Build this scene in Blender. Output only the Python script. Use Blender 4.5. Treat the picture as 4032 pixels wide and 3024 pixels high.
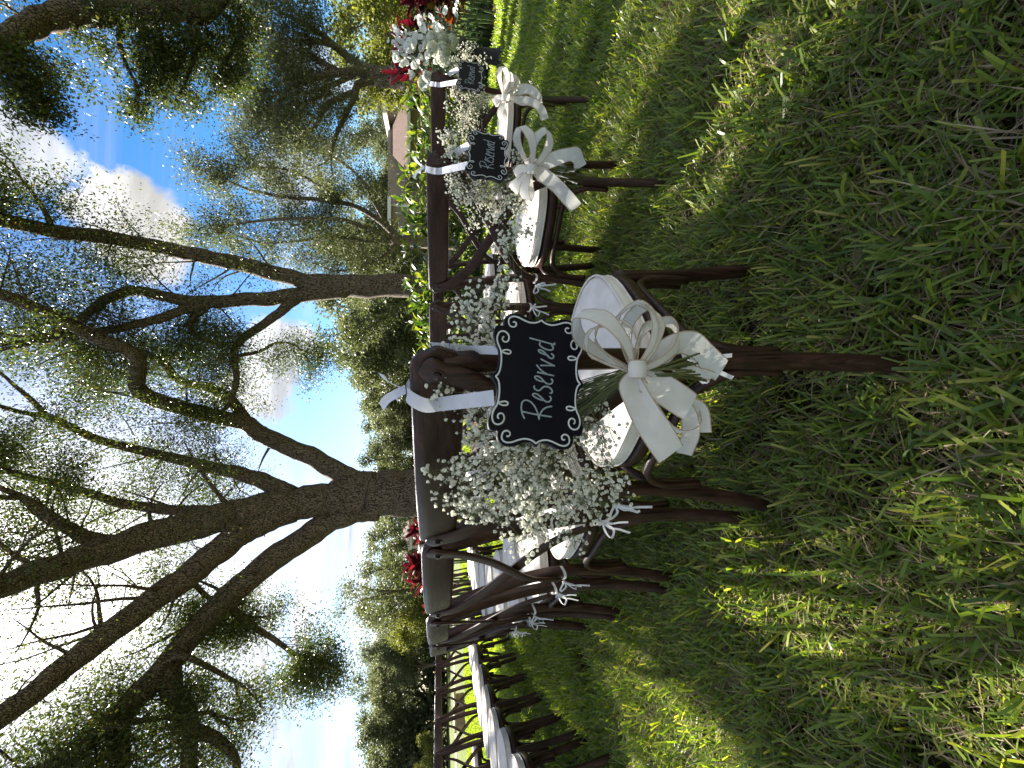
import bpy, math, random
import numpy as np
from mathutils import Vector, Matrix

# ------------------------------------------------------------------ scene, camera, sky, sun, exposure
scene = bpy.context.scene
for o in list(bpy.data.objects):
    bpy.data.objects.remove(o)
COL = scene.collection
R = math.radians
F_PX, CX, CY, VH, CAM_H = 1514.0, 2016.0, 1512.0, 1726.0, 0.890
TILT = math.atan((CX - VH) / F_PX)
CT, ST = math.cos(TILT), math.sin(TILT)

cam_data = bpy.data.cameras.new('camera')
cam_data.sensor_fit = 'HORIZONTAL'
cam_data.sensor_width = 36.0
cam_data.lens = F_PX / 4032.0 * 36.0
cam_data.clip_start = 0.02
cam_data.clip_end = 2000.0
cam = bpy.data.objects.new('camera', cam_data)
COL.objects.link(cam)
# the phone was held upright and the picture is stored lying on its side: picture right = down, picture up = right
cam.matrix_world = Matrix(((0, 1, 0, 0), (-ST, 0, -CT, 0), (-CT, 0, ST, CAM_H), (0, 0, 0, 1)))
scene.camera = cam


def ray(px, py):
    """direction of a photo pixel (4032 x 3024), scaled so that its forward (world y) component is 1"""
    xc = (3024.0 - py - CY) / F_PX
    yc = (px - CX) / F_PX
    v = Vector((xc, CT - yc * ST, -ST - yc * CT))
    return v


def at(px, py, y):
    """world point seen at a photo pixel, at forward distance y"""
    r = ray(px, py)
    return Vector((0, 0, CAM_H)) + r * (y / r.y)


def on_z(px, py, z):
    r = ray(px, py)
    return Vector((0, 0, CAM_H)) + r * ((z - CAM_H) / r.z)


SUN_DIR = ray(-60, 2395).normalized()          # towards the sun: high, ahead and a little to the left
SUN_EL = math.asin(SUN_DIR.z)
SUN_AZ = math.atan2(SUN_DIR.x, SUN_DIR.y)

scene.view_settings.view_transform = 'Standard'
scene.view_settings.look = 'None'
scene.view_settings.gamma = 1.0
scene.view_settings.use_curve_mapping = False
scene.view_settings.exposure = 2.55
scene.cycles.use_denoising = True
scene.cycles.max_bounces = 8
scene.cycles.transparent_max_bounces = 8
scene.cycles.sample_clamp_indirect = 8.0


class NT:
    """small helper to wire shader nodes"""
    def __init__(self, tree):
        self.t = tree

    def n(self, kind, inputs=None, **props):
        nd = self.t.nodes.new(kind)
        for k, v in props.items():
            setattr(nd, k, v)
        for k, v in (inputs or {}).items():
            self.set(nd.inputs[k], v)
        return nd

    def set(self, sock, v):
        if hasattr(v, 'is_output') or isinstance(v, bpy.types.NodeSocket):
            self.t.links.new(v, sock)
        else:
            sock.default_value = v

    def math(self, op, a, b=None, c=None, clamp=False):
        nd = self.t.nodes.new('ShaderNodeMath')
        nd.operation = op
        nd.use_clamp = clamp
        for i, v in enumerate((a, b, c)):
            if v is not None:
                self.set(nd.inputs[i], v)
        return nd.outputs[0]

    def vmath(self, op, a, b=None, out=0):
        nd = self.t.nodes.new('ShaderNodeVectorMath')
        nd.operation = op
        for i, v in enumerate((a, b)):
            if v is not None:
                self.set(nd.inputs[i], v)
        return nd.outputs[out]

    def mix(self, fac, a, b):
        nd = self.t.nodes.new('ShaderNodeMix')
        nd.data_type = 'RGBA'
        self.set(nd.inputs[0], fac)
        self.set(nd.inputs[6], a)
        self.set(nd.inputs[7], b)
        return nd.outputs[2]

    def remap(self, v, a, b, c=0.0, d=1.0, smooth=True):
        nd = self.t.nodes.new('ShaderNodeMapRange')
        nd.interpolation_type = 'SMOOTHSTEP' if smooth else 'LINEAR'
        nd.clamp = True
        for i, x in enumerate((v, a, b, c, d)):
            self.set(nd.inputs[i], x)
        return nd.outputs[0]

    def noise(self, vec, scale, detail=4.0, rough=0.55, out=0, dist=0.0):
        nd = self.n('ShaderNodeTexNoise', {'Scale': scale, 'Detail': detail, 'Roughness': rough, 'Distortion': dist})
        if vec is not None:
            self.set(nd.inputs['Vector'], vec)
        return nd.outputs[out]

    def ramp(self, fac, stops):
        nd = self.t.nodes.new('ShaderNodeValToRGB')
        el = nd.color_ramp.elements
        while len(el) < len(stops):
            el.new(0.5)
        for e, (p, c) in zip(el, stops):
            e.position = p
            e.color = (c[0], c[1], c[2], 1)
        self.set(nd.inputs[0], fac)
        return nd.outputs[0]


def build_world():
    w = bpy.data.worlds.new('World')
    scene.world = w
    w.use_nodes = True
    t = w.node_tree
    t.nodes.clear()
    N = NT(t)
    sky = N.n('ShaderNodeTexSky', sky_type='NISHITA')
    sky.sun_disc = False
    sky.sun_elevation = SUN_EL
    sky.sun_rotation = SUN_AZ
    sky.air_density = 1.0
    sky.dust_density = 0.6
    sky.ozone_density = 2.5
    d = N.vmath('NORMALIZE', N.n('ShaderNodeTexCoord').outputs['Generated'])
    sep = N.n('ShaderNodeSeparateXYZ', {0: d})
    z = N.math('MAXIMUM', sep.outputs[2], 0.0)
    den = N.math('ADD', z, 0.10)
    px = N.math('DIVIDE', sep.outputs[0], den)
    py = N.math('DIVIDE', sep.outputs[1], den)
    plane = N.n('ShaderNodeCombineXYZ', {0: px, 1: py, 2: 0.0}).outputs[0]
    wv = N.n('ShaderNodeTexNoise', {'Vector': d, 'Scale': 5.0, 'Detail': 6.0, 'Roughness': 0.6})
    off = N.vmath('SCALE', N.vmath('SUBTRACT', wv.outputs[1], (0.5, 0.5, 0.5)))
    off.node.inputs[3].default_value = 0.20
    dw = N.vmath('ADD', d, off)
    sun = tuple(SUN_DIR)
    csun = N.vmath('DOT_PRODUCT', d, sun, out=1)
    # broken cloud veil on the sun's side; unseen cloud added elsewhere to brighten shade
    az = N.math('ARCTAN2', sep.outputs[0], sep.outputs[1])
    veil_bias = N.math('MAXIMUM', N.remap(az, 0.12, -0.42, -0.24, 0.12), N.remap(az, 0.95, 1.6, -0.18, 0.18))
    fib = N.n('ShaderNodeVectorMath', {0: plane, 1: (0.55, 1.3, 1.0)}, operation='MULTIPLY').outputs[0]
    veil = N.math('ADD', N.noise(fib, 1.3, 7.0, 0.62, dist=0.6), veil_bias)
    veil = N.remap(veil, 0.44, 0.78, 0.0, 0.93)
    # thin cirrus streaks
    cir = N.n('ShaderNodeVectorMath', {0: plane, 1: (0.5, 2.2, 1.0)}, operation='MULTIPLY').outputs[0]
    cirrus = N.remap(N.noise(cir, 0.9, 8.0, 0.6, dist=1.2), 0.48, 0.8, 0.0, 0.55)
    # cumulus heaps, each a warped round mass in its own direction
    heaps = None
    for (hx, hy, rad, s) in ((600, 870, 0.075, 1.0), (500, 810, 0.065, 1.0), (420, 740, 0.045, 1.0), (560, 960, 0.085, 1.0), (420, 870, 0.055, 0.95),
                             (0, 600, 0.09, 0.8), (1000, 1500, 0.10, 0.9), (1150, 700, 0.07, 0.6), (1250, 250, 0.08, 0.6), (1080, 1350, 0.08, 0.9)):
        c = tuple(ray(hx, hy).normalized())
        dist = N.vmath('LENGTH', N.vmath('SUBTRACT', dw, c), out=1)
        m = N.remap(dist, rad, rad * 0.62, 0.0, s)
        heaps = m if heaps is None else N.math('MAXIMUM', heaps, m)
    cloud = N.math('MAXIMUM', N.math('MAXIMUM', veil, cirrus), heaps)
    above = N.remap(sep.outputs[2], -0.02, 0.05)
    cloud = N.math('MAXIMUM', cloud, N.math('MULTIPLY', N.math('POWER', N.math('MAXIMUM', csun, 0.0), 22.0), 0.95))
    cloud = N.math('MULTIPLY', cloud, above)
    # cloud brightness: sunlit heads, greyer bellies, and the bright aureole that clouds show around the sun
    shade = N.noise(fib, 1.9, 7.0, 0.62, dist=0.8)
    glow = N.math('POWER', N.math('MAXIMUM', csun, 0.0), 26.0)
    glow2 = N.math('POWER', N.math('MAXIMUM', csun, 0.0), 120.0)
    lum = N.math('ADD', N.remap(shade, 0.3, 0.68, 2.1, 4.9), N.math('ADD', N.math('MULTIPLY', glow, 3.0), N.math('MULTIPLY', glow2, 14.0)))
    ccol = N.vmath('SCALE', (1.0, 0.985, 0.955))
    N.set(ccol.node.inputs[3], lum)
    skyc = N.n('ShaderNodeHueSaturation', {'Saturation': 1.4, 'Value': 0.76, 'Color': sky.outputs[0]}).outputs[0]
    col = N.mix(cloud, skyc, ccol)
    bg = N.n('ShaderNodeBackground', {'Color': col, 'Strength': 0.05})
    out = N.n('ShaderNodeOutputWorld')
    t.links.new(bg.outputs[0], out.inputs[0])


build_world()
sun_data = bpy.data.lights.new('sun', 'SUN')
sun_data.energy = 5.0
sun_data.angle = R(0.53)
sun_data.color = (1.0, 0.94, 0.84)
sun = bpy.data.objects.new('sun', sun_data)
COL.objects.link(sun)
sun.rotation_euler = SUN_DIR.to_track_quat('Z', 'Y').to_euler()
sun.location = (-8, 16, 20)

# ------------------------------------------------------------------ helpers
rng = random.Random(7)
nrng = np.random.default_rng(11)


def make_mesh(name, verts, faces, mats=(), mat_idx=None, smooth=False, attrs=None):
    me = bpy.data.meshes.new(name)
    verts = np.asarray(verts, dtype=np.float64)
    if isinstance(faces, np.ndarray):
        nv, n, k = len(verts), faces.shape[0], faces.shape[1]
        me.vertices.add(nv)
        me.vertices.foreach_set('co', verts.astype(np.float32).ravel())
        me.loops.add(n * k)
        me.loops.foreach_set('vertex_index', faces.astype(np.int32).ravel())
        me.polygons.add(n)
        me.polygons.foreach_set('loop_start', np.arange(0, n * k, k, dtype=np.int32))
        me.polygons.foreach_set('loop_total', np.full(n, k, dtype=np.int32))
        me.update(calc_edges=True)
    else:
        me.from_pydata([tuple(v) for v in verts], [], faces)
        me.update()
    for m in mats:
        me.materials.append(m)
    if mat_idx is not None:
        me.polygons.foreach_set('material_index', np.asarray(mat_idx, dtype=np.int32))
    if smooth:
        me.polygons.foreach_set('use_smooth', np.ones(len(me.polygons), dtype=bool))
    for an, av in (attrs or {}).items():
        a = me.attributes.new(an, 'FLOAT', 'POINT')
        a.data.foreach_set('value', np.asarray(av, dtype=np.float32))
    return me


def obj(name, me, parent=None, loc=None, rot=None, scale=None):
    o = bpy.data.objects.new(name, me)
    COL.objects.link(o)
    if parent is not None:
        o.parent = parent
    if loc is not None:
        o.location = loc
    if rot is not None:
        o.rotation_euler = rot
    if scale is not None:
        o.scale = scale
    return o


def tag(o, label=None, cat=None, group=None, kind=None):
    if label:
        o['label'] = label
    if cat:
        o['category'] = cat
    if group:
        o['group'] = group
    if kind:
        o['kind'] = kind
    return o


def thing(name, label, cat, loc=(0, 0, 0), rotz=0.0, group=None):
    o = bpy.data.objects.new(name, None)
    COL.objects.link(o)
    o.empty_display_size = 0.1
    o.location = loc
    o.rotation_euler = (0, 0, rotz)
    return tag(o, label, cat, group)


def copy_tree(o, parent=None):
    c = o.copy()
    COL.objects.link(c)
    c.parent = parent
    for ch in o.children:
        copy_tree(ch, c)
    return c


def catmull(pts, n):
    """smooth curve through the points, n samples per span"""
    P = [Vector(p) for p in pts]
    P = [P[0] * 2 - P[1]] + P + [P[-1] * 2 - P[-2]]
    out = []
    for i in range(1, len(P) - 2):
        a, b, c, d = P[i - 1], P[i], P[i + 1], P[i + 2]
        for k in range(n):
            t = k / n
            out.append(0.5 * ((2 * b) + (c - a) * t + (2 * a - 5 * b + 4 * c - d) * t * t + (3 * b - a - 3 * c + d) * t ** 3))
    out.append(P[-2].copy())
    return out


class MB:
    """collects shapes into one mesh"""
    def __init__(self):
        self.v, self.f, self.m = [], [], []

    def add(self, verts, faces, m=0):
        b = len(self.v)
        self.v.extend([tuple(p) for p in verts])
        self.f.extend([tuple(i + b for i in f) for f in faces])
        self.m.extend([m] * len(faces))

    def sweep(self, path, ra, rb=None, n=8, side=None, square=2.0, cap=True, m=0):
        """tube along a path; ra/rb half sizes along the side vector and across it (numbers or lists)"""
        P = [Vector(p) for p in path]
        k = len(P)
        ra = ra if hasattr(ra, '__len__') else [ra] * k
        rb = ra if rb is None else (rb if hasattr(rb, '__len__') else [rb] * k)
        verts, faces = [], []
        prev = None
        for i in range(k):
            t = (P[min(i + 1, k - 1)] - P[max(i - 1, 0)]).normalized()
            if side is not None:
                s = Vector(side[i] if isinstance(side, list) else side)
            elif prev is None:
                s = Vector((1, 0, 0)) if abs(t.x) < 0.8 else Vector((0, 1, 0))
            else:
                s = prev
            s = (s - t * s.dot(t)).normalized()
            prev = s
            u = t.cross(s)
            for j in range(n):
                a = 2 * math.pi * (j + 0.5) / n
                ca, sa = math.cos(a), math.sin(a)
                e = 2.0 / square
                x = math.copysign(abs(ca) ** e, ca) * ra[i]
                y = math.copysign(abs(sa) ** e, sa) * rb[i]
                verts.append(P[i] + s * x + u * y)
        for i in range(k - 1):
            for j in range(n):
                a, b = i * n + j, i * n + (j + 1) % n
                faces.append((a, b, b + n, a + n))
        if cap:
            faces.append(tuple(range(n - 1, -1, -1)))
            faces.append(tuple((k - 1) * n + j for j in range(n)))
        self.add(verts, faces, m)

    def ribbon(self, path, side, w, thick=0.0006, m=0, edge=None, edge_m=1, cup=0.0):
        """a cloth strip: path, a width vector per point, width w; two-sided thin, optional wired edges"""
        P = [Vector(p) for p in path]
        k = len(P)
        w = w if hasattr(w, '__len__') else [w] * k
        cols = 4
        grid = []
        L, Rr = [], []
        for i in range(k):
            t = (P[min(i + 1, k - 1)] - P[max(i - 1, 0)]).normalized()
            s = Vector(side[i] if isinstance(side, list) else side)
            s = (s - t * s.dot(t)).normalized()
            nrm = t.cross(s)
            row = []
            for j in range(cols + 1):
                q = j / cols - 0.5
                row.append(P[i] + s * (q * w[i]) + nrm * (cup * w[i] * (0.25 - q * q) * 2))
            grid.append(row)
            L.append(row[0])
            Rr.append(row[-1])
        verts = [p for r in grid for p in r]
        faces = []
        for i in range(k - 1):
            for j in range(cols):
                a = i * (cols + 1) + j
                faces.append((a, a + 1, a + cols + 2, a + cols + 1))
        self.add(verts, faces, m)
        if edge:
            self.sweep(L, edge, n=5, m=edge_m)
            self.sweep(Rr, edge, n=5, m=edge_m)

    def box(self, lo, hi, m=0):
        x0, y0, z0 = lo
        x1, y1, z1 = hi
        v = [(x0, y0, z0), (x1, y0, z0), (x1, y1, z0), (x0, y1, z0), (x0, y0, z1), (x1, y0, z1), (x1, y1, z1), (x0, y1, z1)]
        f = [(0, 3, 2, 1), (4, 5, 6, 7), (0, 1, 5, 4), (1, 2, 6, 5), (2, 3, 7, 6), (3, 0, 4, 7)]
        self.add(v, f, m)

    def mesh(self, name, *mats, smooth=True):
        me = make_mesh(name, self.v, self.f, mats, self.m, smooth)
        return me

    def build(self, name, mats, parent=None, smooth=True, **kw):
        mats = mats if isinstance(mats, (list, tuple)) else [mats]
        return obj(name, self.mesh(name, *mats, smooth=smooth), parent, **kw)


def principled(name, color, rough=0.6, spec=0.5, **kw):
    m = bpy.data.materials.new(name)
    m.use_nodes = True
    b = m.node_tree.nodes['Principled BSDF']
    b.inputs['Base Color'].default_value = (*color, 1)
    b.inputs['Roughness'].default_value = rough
    b.inputs['Specular IOR Level'].default_value = spec
    for k, v in kw.items():
        b.inputs[k].default_value = v
    return m, NT(m.node_tree), b


def leaf_material(name, stops, trans=0.45, rough=0.5, attr='tint', spec=0.35, tcol=(1.25, 1.35, 0.5)):
    """thin leaf: diffuse + gloss + light passing through; colour from a per-leaf random attribute"""
    m = bpy.data.materials.new(name)
    m.use_nodes = True
    t = m.node_tree
    t.nodes.clear()
    N = NT(t)
    a = N.n('ShaderNodeAttribute', attribute_name=attr).outputs['Fac']
    if attr == 'objrand':
        a = N.n('ShaderNodeObjectInfo').outputs['Random']
    col = N.ramp(a, stops)
    b = N.n('ShaderNodeBsdfPrincipled', {'Base Color': col, 'Roughness': rough, 'Specular IOR Level': spec})
    tc = N.vmath('MULTIPLY', col, tcol)
    tr = N.n('ShaderNodeBsdfTranslucent', {'Color': tc})
    mx = N.n('ShaderNodeMixShader', {0: trans})
    t.links.new(b.outputs[0], mx.inputs[1])
    t.links.new(tr.outputs[0], mx.inputs[2])
    out = N.n('ShaderNodeOutputMaterial')
    t.links.new(mx.outputs[0], out.inputs[0])
    return m


def cloth_material(name, color, trans=0.25, rough=0.75, weave=0.0):
    m = bpy.data.materials.new(name)
    m.use_nodes = True
    t = m.node_tree
    t.nodes.clear()
    N = NT(t)
    co = N.n('ShaderNodeTexCoord').outputs['Object']
    nz = N.noise(co, 60.0, 4.0)
    col = N.mix(N.remap(nz, 0.3, 0.7), (*[c * 0.88 for c in color], 1), (*color, 1))
    bump = N.n('ShaderNodeBump', {'Strength': 0.25, 'Distance': 0.002, 'Height': N.noise(co, 450.0, 2.0)})
    b = N.n('ShaderNodeBsdfPrincipled', {'Base Color': col, 'Roughness': rough, 'Specular IOR Level': 0.25, 'Normal': bump.outputs[0],
                                         'Sheen Weight': 0.2})
    tr = N.n('ShaderNodeBsdfTranslucent', {'Color': (*color, 1)})
    mx = N.n('ShaderNodeMixShader', {0: trans})
    t.links.new(b.outputs[0], mx.inputs[1])
    t.links.new(tr.outputs[0], mx.inputs[2])
    out = N.n('ShaderNodeOutputMaterial')
    t.links.new(mx.outputs[0], out.inputs[0])
    return m
# ------------------------------------------------------------------ chairs
def wood_material():
    m, N, b = principled('dark_walnut_stain', (0.05, 0.025, 0.017), 0.42, 0.32)
    co = N.n('ShaderNodeTexCoord').outputs['Object']
    st = N.vmath('MULTIPLY', co, (6.0, 6.0, 6.0))
    warp = N.noise(st, 1.2, 3.0)
    g = N.n('ShaderNodeCombineXYZ', {0: N.n('ShaderNodeSeparateXYZ', {0: co}).outputs[0],
                                     1: N.n('ShaderNodeSeparateXYZ', {0: co}).outputs[1],
                                     2: N.n('ShaderNodeSeparateXYZ', {0: co}).outputs[2]}).outputs[0]
    rail = N.vmath('MULTIPLY', g, (7.0, 120.0, 120.0))
    grain = N.noise(rail, 1.0, 5.0, 0.65, dist=0.8)
    big = N.noise(co, 9.0, 3.0)
    c = N.ramp(N.math('ADD', N.math('MULTIPLY', grain, 0.75), N.math('MULTIPLY', big, 0.25)),
               [(0.34, (0.010, 0.0048, 0.0034)), (0.5, (0.032, 0.0135, 0.0088)), (0.66, (0.078, 0.034, 0.021))])
    N.set(b.inputs['Base Color'], c)
    N.set(b.inputs['Roughness'], N.remap(grain, 0.3, 0.7, 0.34, 0.55))
    bp = N.n('ShaderNodeBump', {'Strength': 0.25, 'Distance': 0.001, 'Height': grain})
    N.set(b.inputs['Normal'], bp.outputs[0])
    return m


def wood_leg_material():
    m, N, b = principled('dark_walnut_leg', (0.05, 0.025, 0.017), 0.42, 0.32)
    co = N.n('ShaderNodeTexCoord').outputs['Object']
    rail = N.vmath('MULTIPLY', co, (110.0, 110.0, 7.0))
    grain = N.noise(rail, 1.0, 5.0, 0.65, dist=0.8)
    big = N.noise(co, 9.0, 3.0)
    c = N.ramp(N.math('ADD', N.math('MULTIPLY', grain, 0.75), N.math('MULTIPLY', big, 0.25)),
               [(0.34, (0.010, 0.0046, 0.0032)), (0.5, (0.031, 0.013, 0.0084)), (0.66, (0.074, 0.032, 0.020))])
    N.set(b.inputs['Base Color'], c)
    N.set(b.inputs['Roughness'], N.remap(grain, 0.3, 0.7, 0.34, 0.55))
    bp = N.n('ShaderNodeBump', {'Strength': 0.25, 'Distance': 0.001, 'Height': grain})
    N.set(b.inputs['Normal'], bp.outputs[0])
    return m


WOOD = wood_material()
WOODL = wood_leg_material()
BOLT = principled('dark_bronze_bolt', (0.06, 0.035, 0.025), 0.35, 0.5, Metallic=0.6)[0]


def cushion_material():
    m, N, b = principled('ivory_cushion_cotton', (0.74, 0.70, 0.66), 0.85, 0.2)
    co = N.n('ShaderNodeTexCoord').outputs['Object']
    c = N.mix(N.remap(N.noise(co, 14.0, 5.0), 0.35, 0.7), (0.68, 0.62, 0.55, 1), (0.80, 0.75, 0.68, 1))
    N.set(b.inputs['Base Color'], c)
    h = N.math('ADD', N.math('MULTIPLY', N.noise(co, 22.0, 3.0), 1.0), N.math('MULTIPLY', N.noise(co, 700.0, 1.0), 0.10))
    bp = N.n('ShaderNodeBump', {'Strength': 0.5, 'Distance': 0.004, 'Height': h})
    N.set(b.inputs['Normal'], bp.outputs[0])
    return m


CUSH = cushion_material()
TIE = cloth_material('white_tie_cloth', (0.80, 0.79, 0.78), 0.25)


def seat_outline(inset=0.0, n=12):
    """plan of the seat: broad rounded front, narrower back"""
    pts = []
    k = 44
    for i in range(k):
        a = 2 * math.pi * i / k
        ca, sa = math.cos(a), math.sin(a)
        e = 2.0 / 3.0
        x = math.copysign(abs(ca) ** e, ca)
        y = math.copysign(abs(sa) ** e, sa)
        w = 0.212 + 0.018 * y
        yy = 0.220 * y + 0.014 + (0.018 * (1 - x * x) if y > 0 else 0)
        pts.append(((w - inset) * x, (yy - 0.014) * (1 - inset / 0.220) + 0.014))
    return pts


def slab(mb, outline_fn, profile, m=0):
    """stack outlines (inset, z) into a closed rounded slab"""
    rings = []
    for ins, z in profile:
        rings.append([(x, y, z) for x, y in outline_fn(ins)])
    n = len(rings[0])
    verts = [p for r in rings for p in r]
    faces = []
    for i in range(len(rings) - 1):
        for j in range(n):
            a, b = i * n + j, i * n + (j + 1) % n
            faces.append((a, b, b + n, a + n))
    faces.append(tuple(range(n - 1, -1, -1)))
    # dome the top with shrinking rings
    last = (len(rings) - 1) * n
    faces.append(tuple(last + j for j in range(n)))
    mb.add(verts, faces, m)


SEAT_Z = 0.435


def make_chair():
    root = thing('cross_back_chair', 'x', 'chair')
    # rear legs run up into the back posts
    for s in (-1, 1):
        mb = MB()
        path = catmull([(s * 0.236, -0.262, -0.01), (s * 0.222, -0.232, 0.12), (s * 0.205, -0.205, 0.28), (s * 0.200, -0.195, 0.43),
                        (s * 0.206, -0.208, 0.58), (s * 0.222, -0.236, 0.72), (s * 0.232, -0.256, 0.80), (s * 0.233, -0.262, 0.835)], 5)
        k = len(path)
        ra = [0.0135 + 0.0025 * math.sin(math.pi * i / (k - 1)) for i in range(k)]
        mb.sweep(path, ra, [r * 1.15 for r in ra], n=12, side=(1, 0, 0), square=2.8)
        mb.build('back_post', WOODL, root)
        mb = MB()
        path = catmull([(s * 0.210, 0.232, -0.01), (s * 0.200, 0.206, 0.14), (s * 0.190, 0.190, 0.28), (s * 0.184, 0.180, 0.42)], 5)
        mb.sweep(path, 0.017, 0.0175, n=12, side=(1, 0, 0), square=2.8)
        mb.build('front_leg', WOODL, root)
    # bent top rail
    mb = MB()
    path, ra, rb = [], [], []
    n = 34
    for i in range(n + 1):
        q = -1 + 2 * i / n
        q = math.sin(q * math.pi / 2) * 0.5 + q * 0.5 if abs(q) > 0.0 else 0.0
        x = 0.256 * q
        path.append(Vector((x, -0.283 + 0.034 * 1.0 * (q * q) - 0.006, 0.842)))
        e = max(0.0, (abs(x) - 0.226) / 0.030)
        hh = 0.037 * math.sqrt(max(0.02, 1 - min(1, e) ** 2.2))
        ra.append(hh)
        rb.append(0.0105 if e < 0.8 else 0.009)
    mb.sweep(path, ra, rb, n=16, side=Vector((0, -0.16, 1)), square=4.5)
    mb.build('top_rail', WOOD, root)
    # crossed back slats, rounded upper end bolted to the back of the rail
    for s in (-1, 1):
        mb = MB()
        dy = -0.005 * (1 if s > 0 else -1)
        path = catmull([(s * 0.233, -0.272, 0.866), (s * 0.228, -0.274, 0.835), (s * 0.205, -0.272, 0.785), (s * 0.135, -0.262 + dy, 0.715),
                        (s * 0.03, -0.250 + dy, 0.655), (-s * 0.08, -0.238 + dy, 0.590), (-s * 0.160, -0.226, 0.525), (-s * 0.196, -0.220, 0.462)], 6)
        path = [p + Vector((0, -0.004, 0)) for p in path]
        k = len(path)
        ra = []
        for i in range(k):
            d = i / (k - 1)
            r = 0.019 - 0.003 * d
            if d < 0.11:
                r = 0.024 * math.sqrt(max(0.03, 1 - (1 - d / 0.11) ** 2.0)) if d < 0.08 else 0.022
            ra.append(r)
        side = []
        for i in range(k):
            t = (path[min(i + 1, k - 1)] - path[max(0, i - 1)]).normalized()
            side.append(t.cross(Vector((0, 1, -0.15))))
        mb.sweep(path, ra, 0.0052, n=12, side=side, square=3.2)
        o = mb.build('cross_slat', WOODL, root)
        b = MB()
        c = Vector((s * 0.229, -0.2815, 0.842))
        ax = Vector((0, -1, 0.16)).normalized()
        for (d0, d1, r, sq) in ((0.0, 0.0025, 0.0095, 6), (0.0025, 0.0065, 0.0058, 6), (0.0065, 0.0075, 0.0035, 8)):
            b.sweep([c + ax * d0, c + ax * d1], r, n=12 if r > 0.006 else 6, side=(1, 0, 0), square=2.0)
        b.build('bolt', BOLT, o, smooth=False)
    # seat frame
    mb = MB()
    slab(mb, seat_outline, [(0.012, SEAT_Z - 0.035), (0.003, SEAT_Z - 0.030), (0.0, SEAT_Z - 0.022), (0.0, SEAT_Z - 0.006), (0.004, SEAT_Z), (0.02, SEAT_Z + 0.0005)])
    mb.build('seat', WOOD, root)
    # bent braces under the seat, one on each side
    leg = {'rl': Vector((-0.207, -0.205, 0.25)), 'rr': Vector((0.207, -0.205, 0.25)), 'fl': Vector((-0.191, 0.192, 0.25)), 'fr': Vector((0.191, 0.192, 0.25))}
    for a, b, ins in (('rl', 'fl', 0), ('rr', 'fr', 0), ('fl', 'fr', 0), ('rl', 'rr', 0)):
        A, B = leg[a], leg[b]
        d = (B - A)
        L = d.length
        d.normalize()
        up = Vector((0, 0, 1))
        A = A + d * 0.026
        B = B - d * 0.026
        L -= 0.052
        pts = [A + up * (-0.02), A + up * 0.045, A + up * 0.085 + d * 0.010, A + up * 0.120 + d * 0.035, A + up * 0.138 + d * 0.075, A + up * 0.1385 + d * (L / 2)]
        pts += [B + up * 0.138 - d * 0.075, B + up * 0.120 - d * 0.035, B + up * 0.085 - d * 0.010, B + up * 0.045, B + up * (-0.02)]
        mb = MB()
        mb.sweep(catmull(pts, 4), 0.0115, 0.0095, n=8, side=d.cross(up), square=2.6)
        mb.build('seat_brace', WOODL, root)
    # cushion with piping
    def cush(ins):
        return [(x * 0.985, y * 0.985) for x, y in seat_outline(ins)]
    mb = MB()
    slab(mb, cush, [(0.03, SEAT_Z + 0.002), (0.008, SEAT_Z + 0.006), (0.002, SEAT_Z + 0.012), (0.000, SEAT_Z + 0.022), (0.002, SEAT_Z + 0.032), (0.006, SEAT_Z + 0.038),
                    (0.018, SEAT_Z + 0.0425), (0.045, SEAT_Z + 0.047), (0.09, SEAT_Z + 0.050), (0.15, SEAT_Z + 0.052)])
    cu = mb.build('seat_cushion', CUSH, root)
    for z in (SEAT_Z + 0.011, SEAT_Z + 0.0385):
        ring = [Vector((x, y, z)) for x, y in cush(0.001)]
        ring.append(ring[0])
        p = MB()
        p.sweep(ring, 0.0028, n=6, side=(0, 0, 1), cap=False)
        p.build('piping', CUSH, cu)
    for s in (-1, 1):
        t = MB()
        k = Vector((s * 0.222, -0.225, SEAT_Z + 0.004))
        # band round the post, two small loops and two hanging tails
        ring = [Vector((s * 0.201 + 0.021 * math.cos(a), -0.200 + 0.023 * math.sin(a), SEAT_Z + 0.010 + 0.004 * math.sin(a * 2))) for a in np.linspace(0, 2 * math.pi, 17)]
        t.ribbon(ring, Vector((0, 0, 1)), 0.009)
        for j, (dx, dz, ln) in enumerate(((0.6, 0.5, 0.04), (-0.5, -0.2, 0.05))):
            dirv = Vector((s * dx, -0.55, dz)).normalized()
            up = Vector((s * 0.3, 0.2, -0.9))
            loop = catmull([k, k + dirv * ln * 0.6 + up * 0.002, k + dirv * ln + up * 0.012, k + dirv * ln * 0.6 + up * 0.024, k], 5)
            t.ribbon(loop, Vector((-s * 0.5, 0.4, 0.5)), 0.0065)
        for j, (dx, dy, ln) in enumerate(((0.25, -0.35, 0.06), (-0.25, -0.5, 0.075))):
            tail = catmull([k, k + Vector((s * dx * 0.03, dy * 0.03, -0.02)), k + Vector((s * dx * ln * 0.7, dy * ln * 0.5, -0.6 * ln)), k + Vector((s * dx * ln * 1.2, dy * ln * 0.7, -ln))], 5)
            t.ribbon(tail, Vector((1, 0.3, 0)), 0.0075)
        t.sweep([k + Vector((0, 0, 0.006)), k, k + Vector((0, 0, -0.007))], [0.003, 0.005, 0.003], n=6)
        t.build('cushion_tie', TIE, cu)
    return root


ARC_C = Vector((4.28, 6.06, 0))
CHAIR0 = make_chair()
chair_used = [False]
CHAIRS = {}


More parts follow.
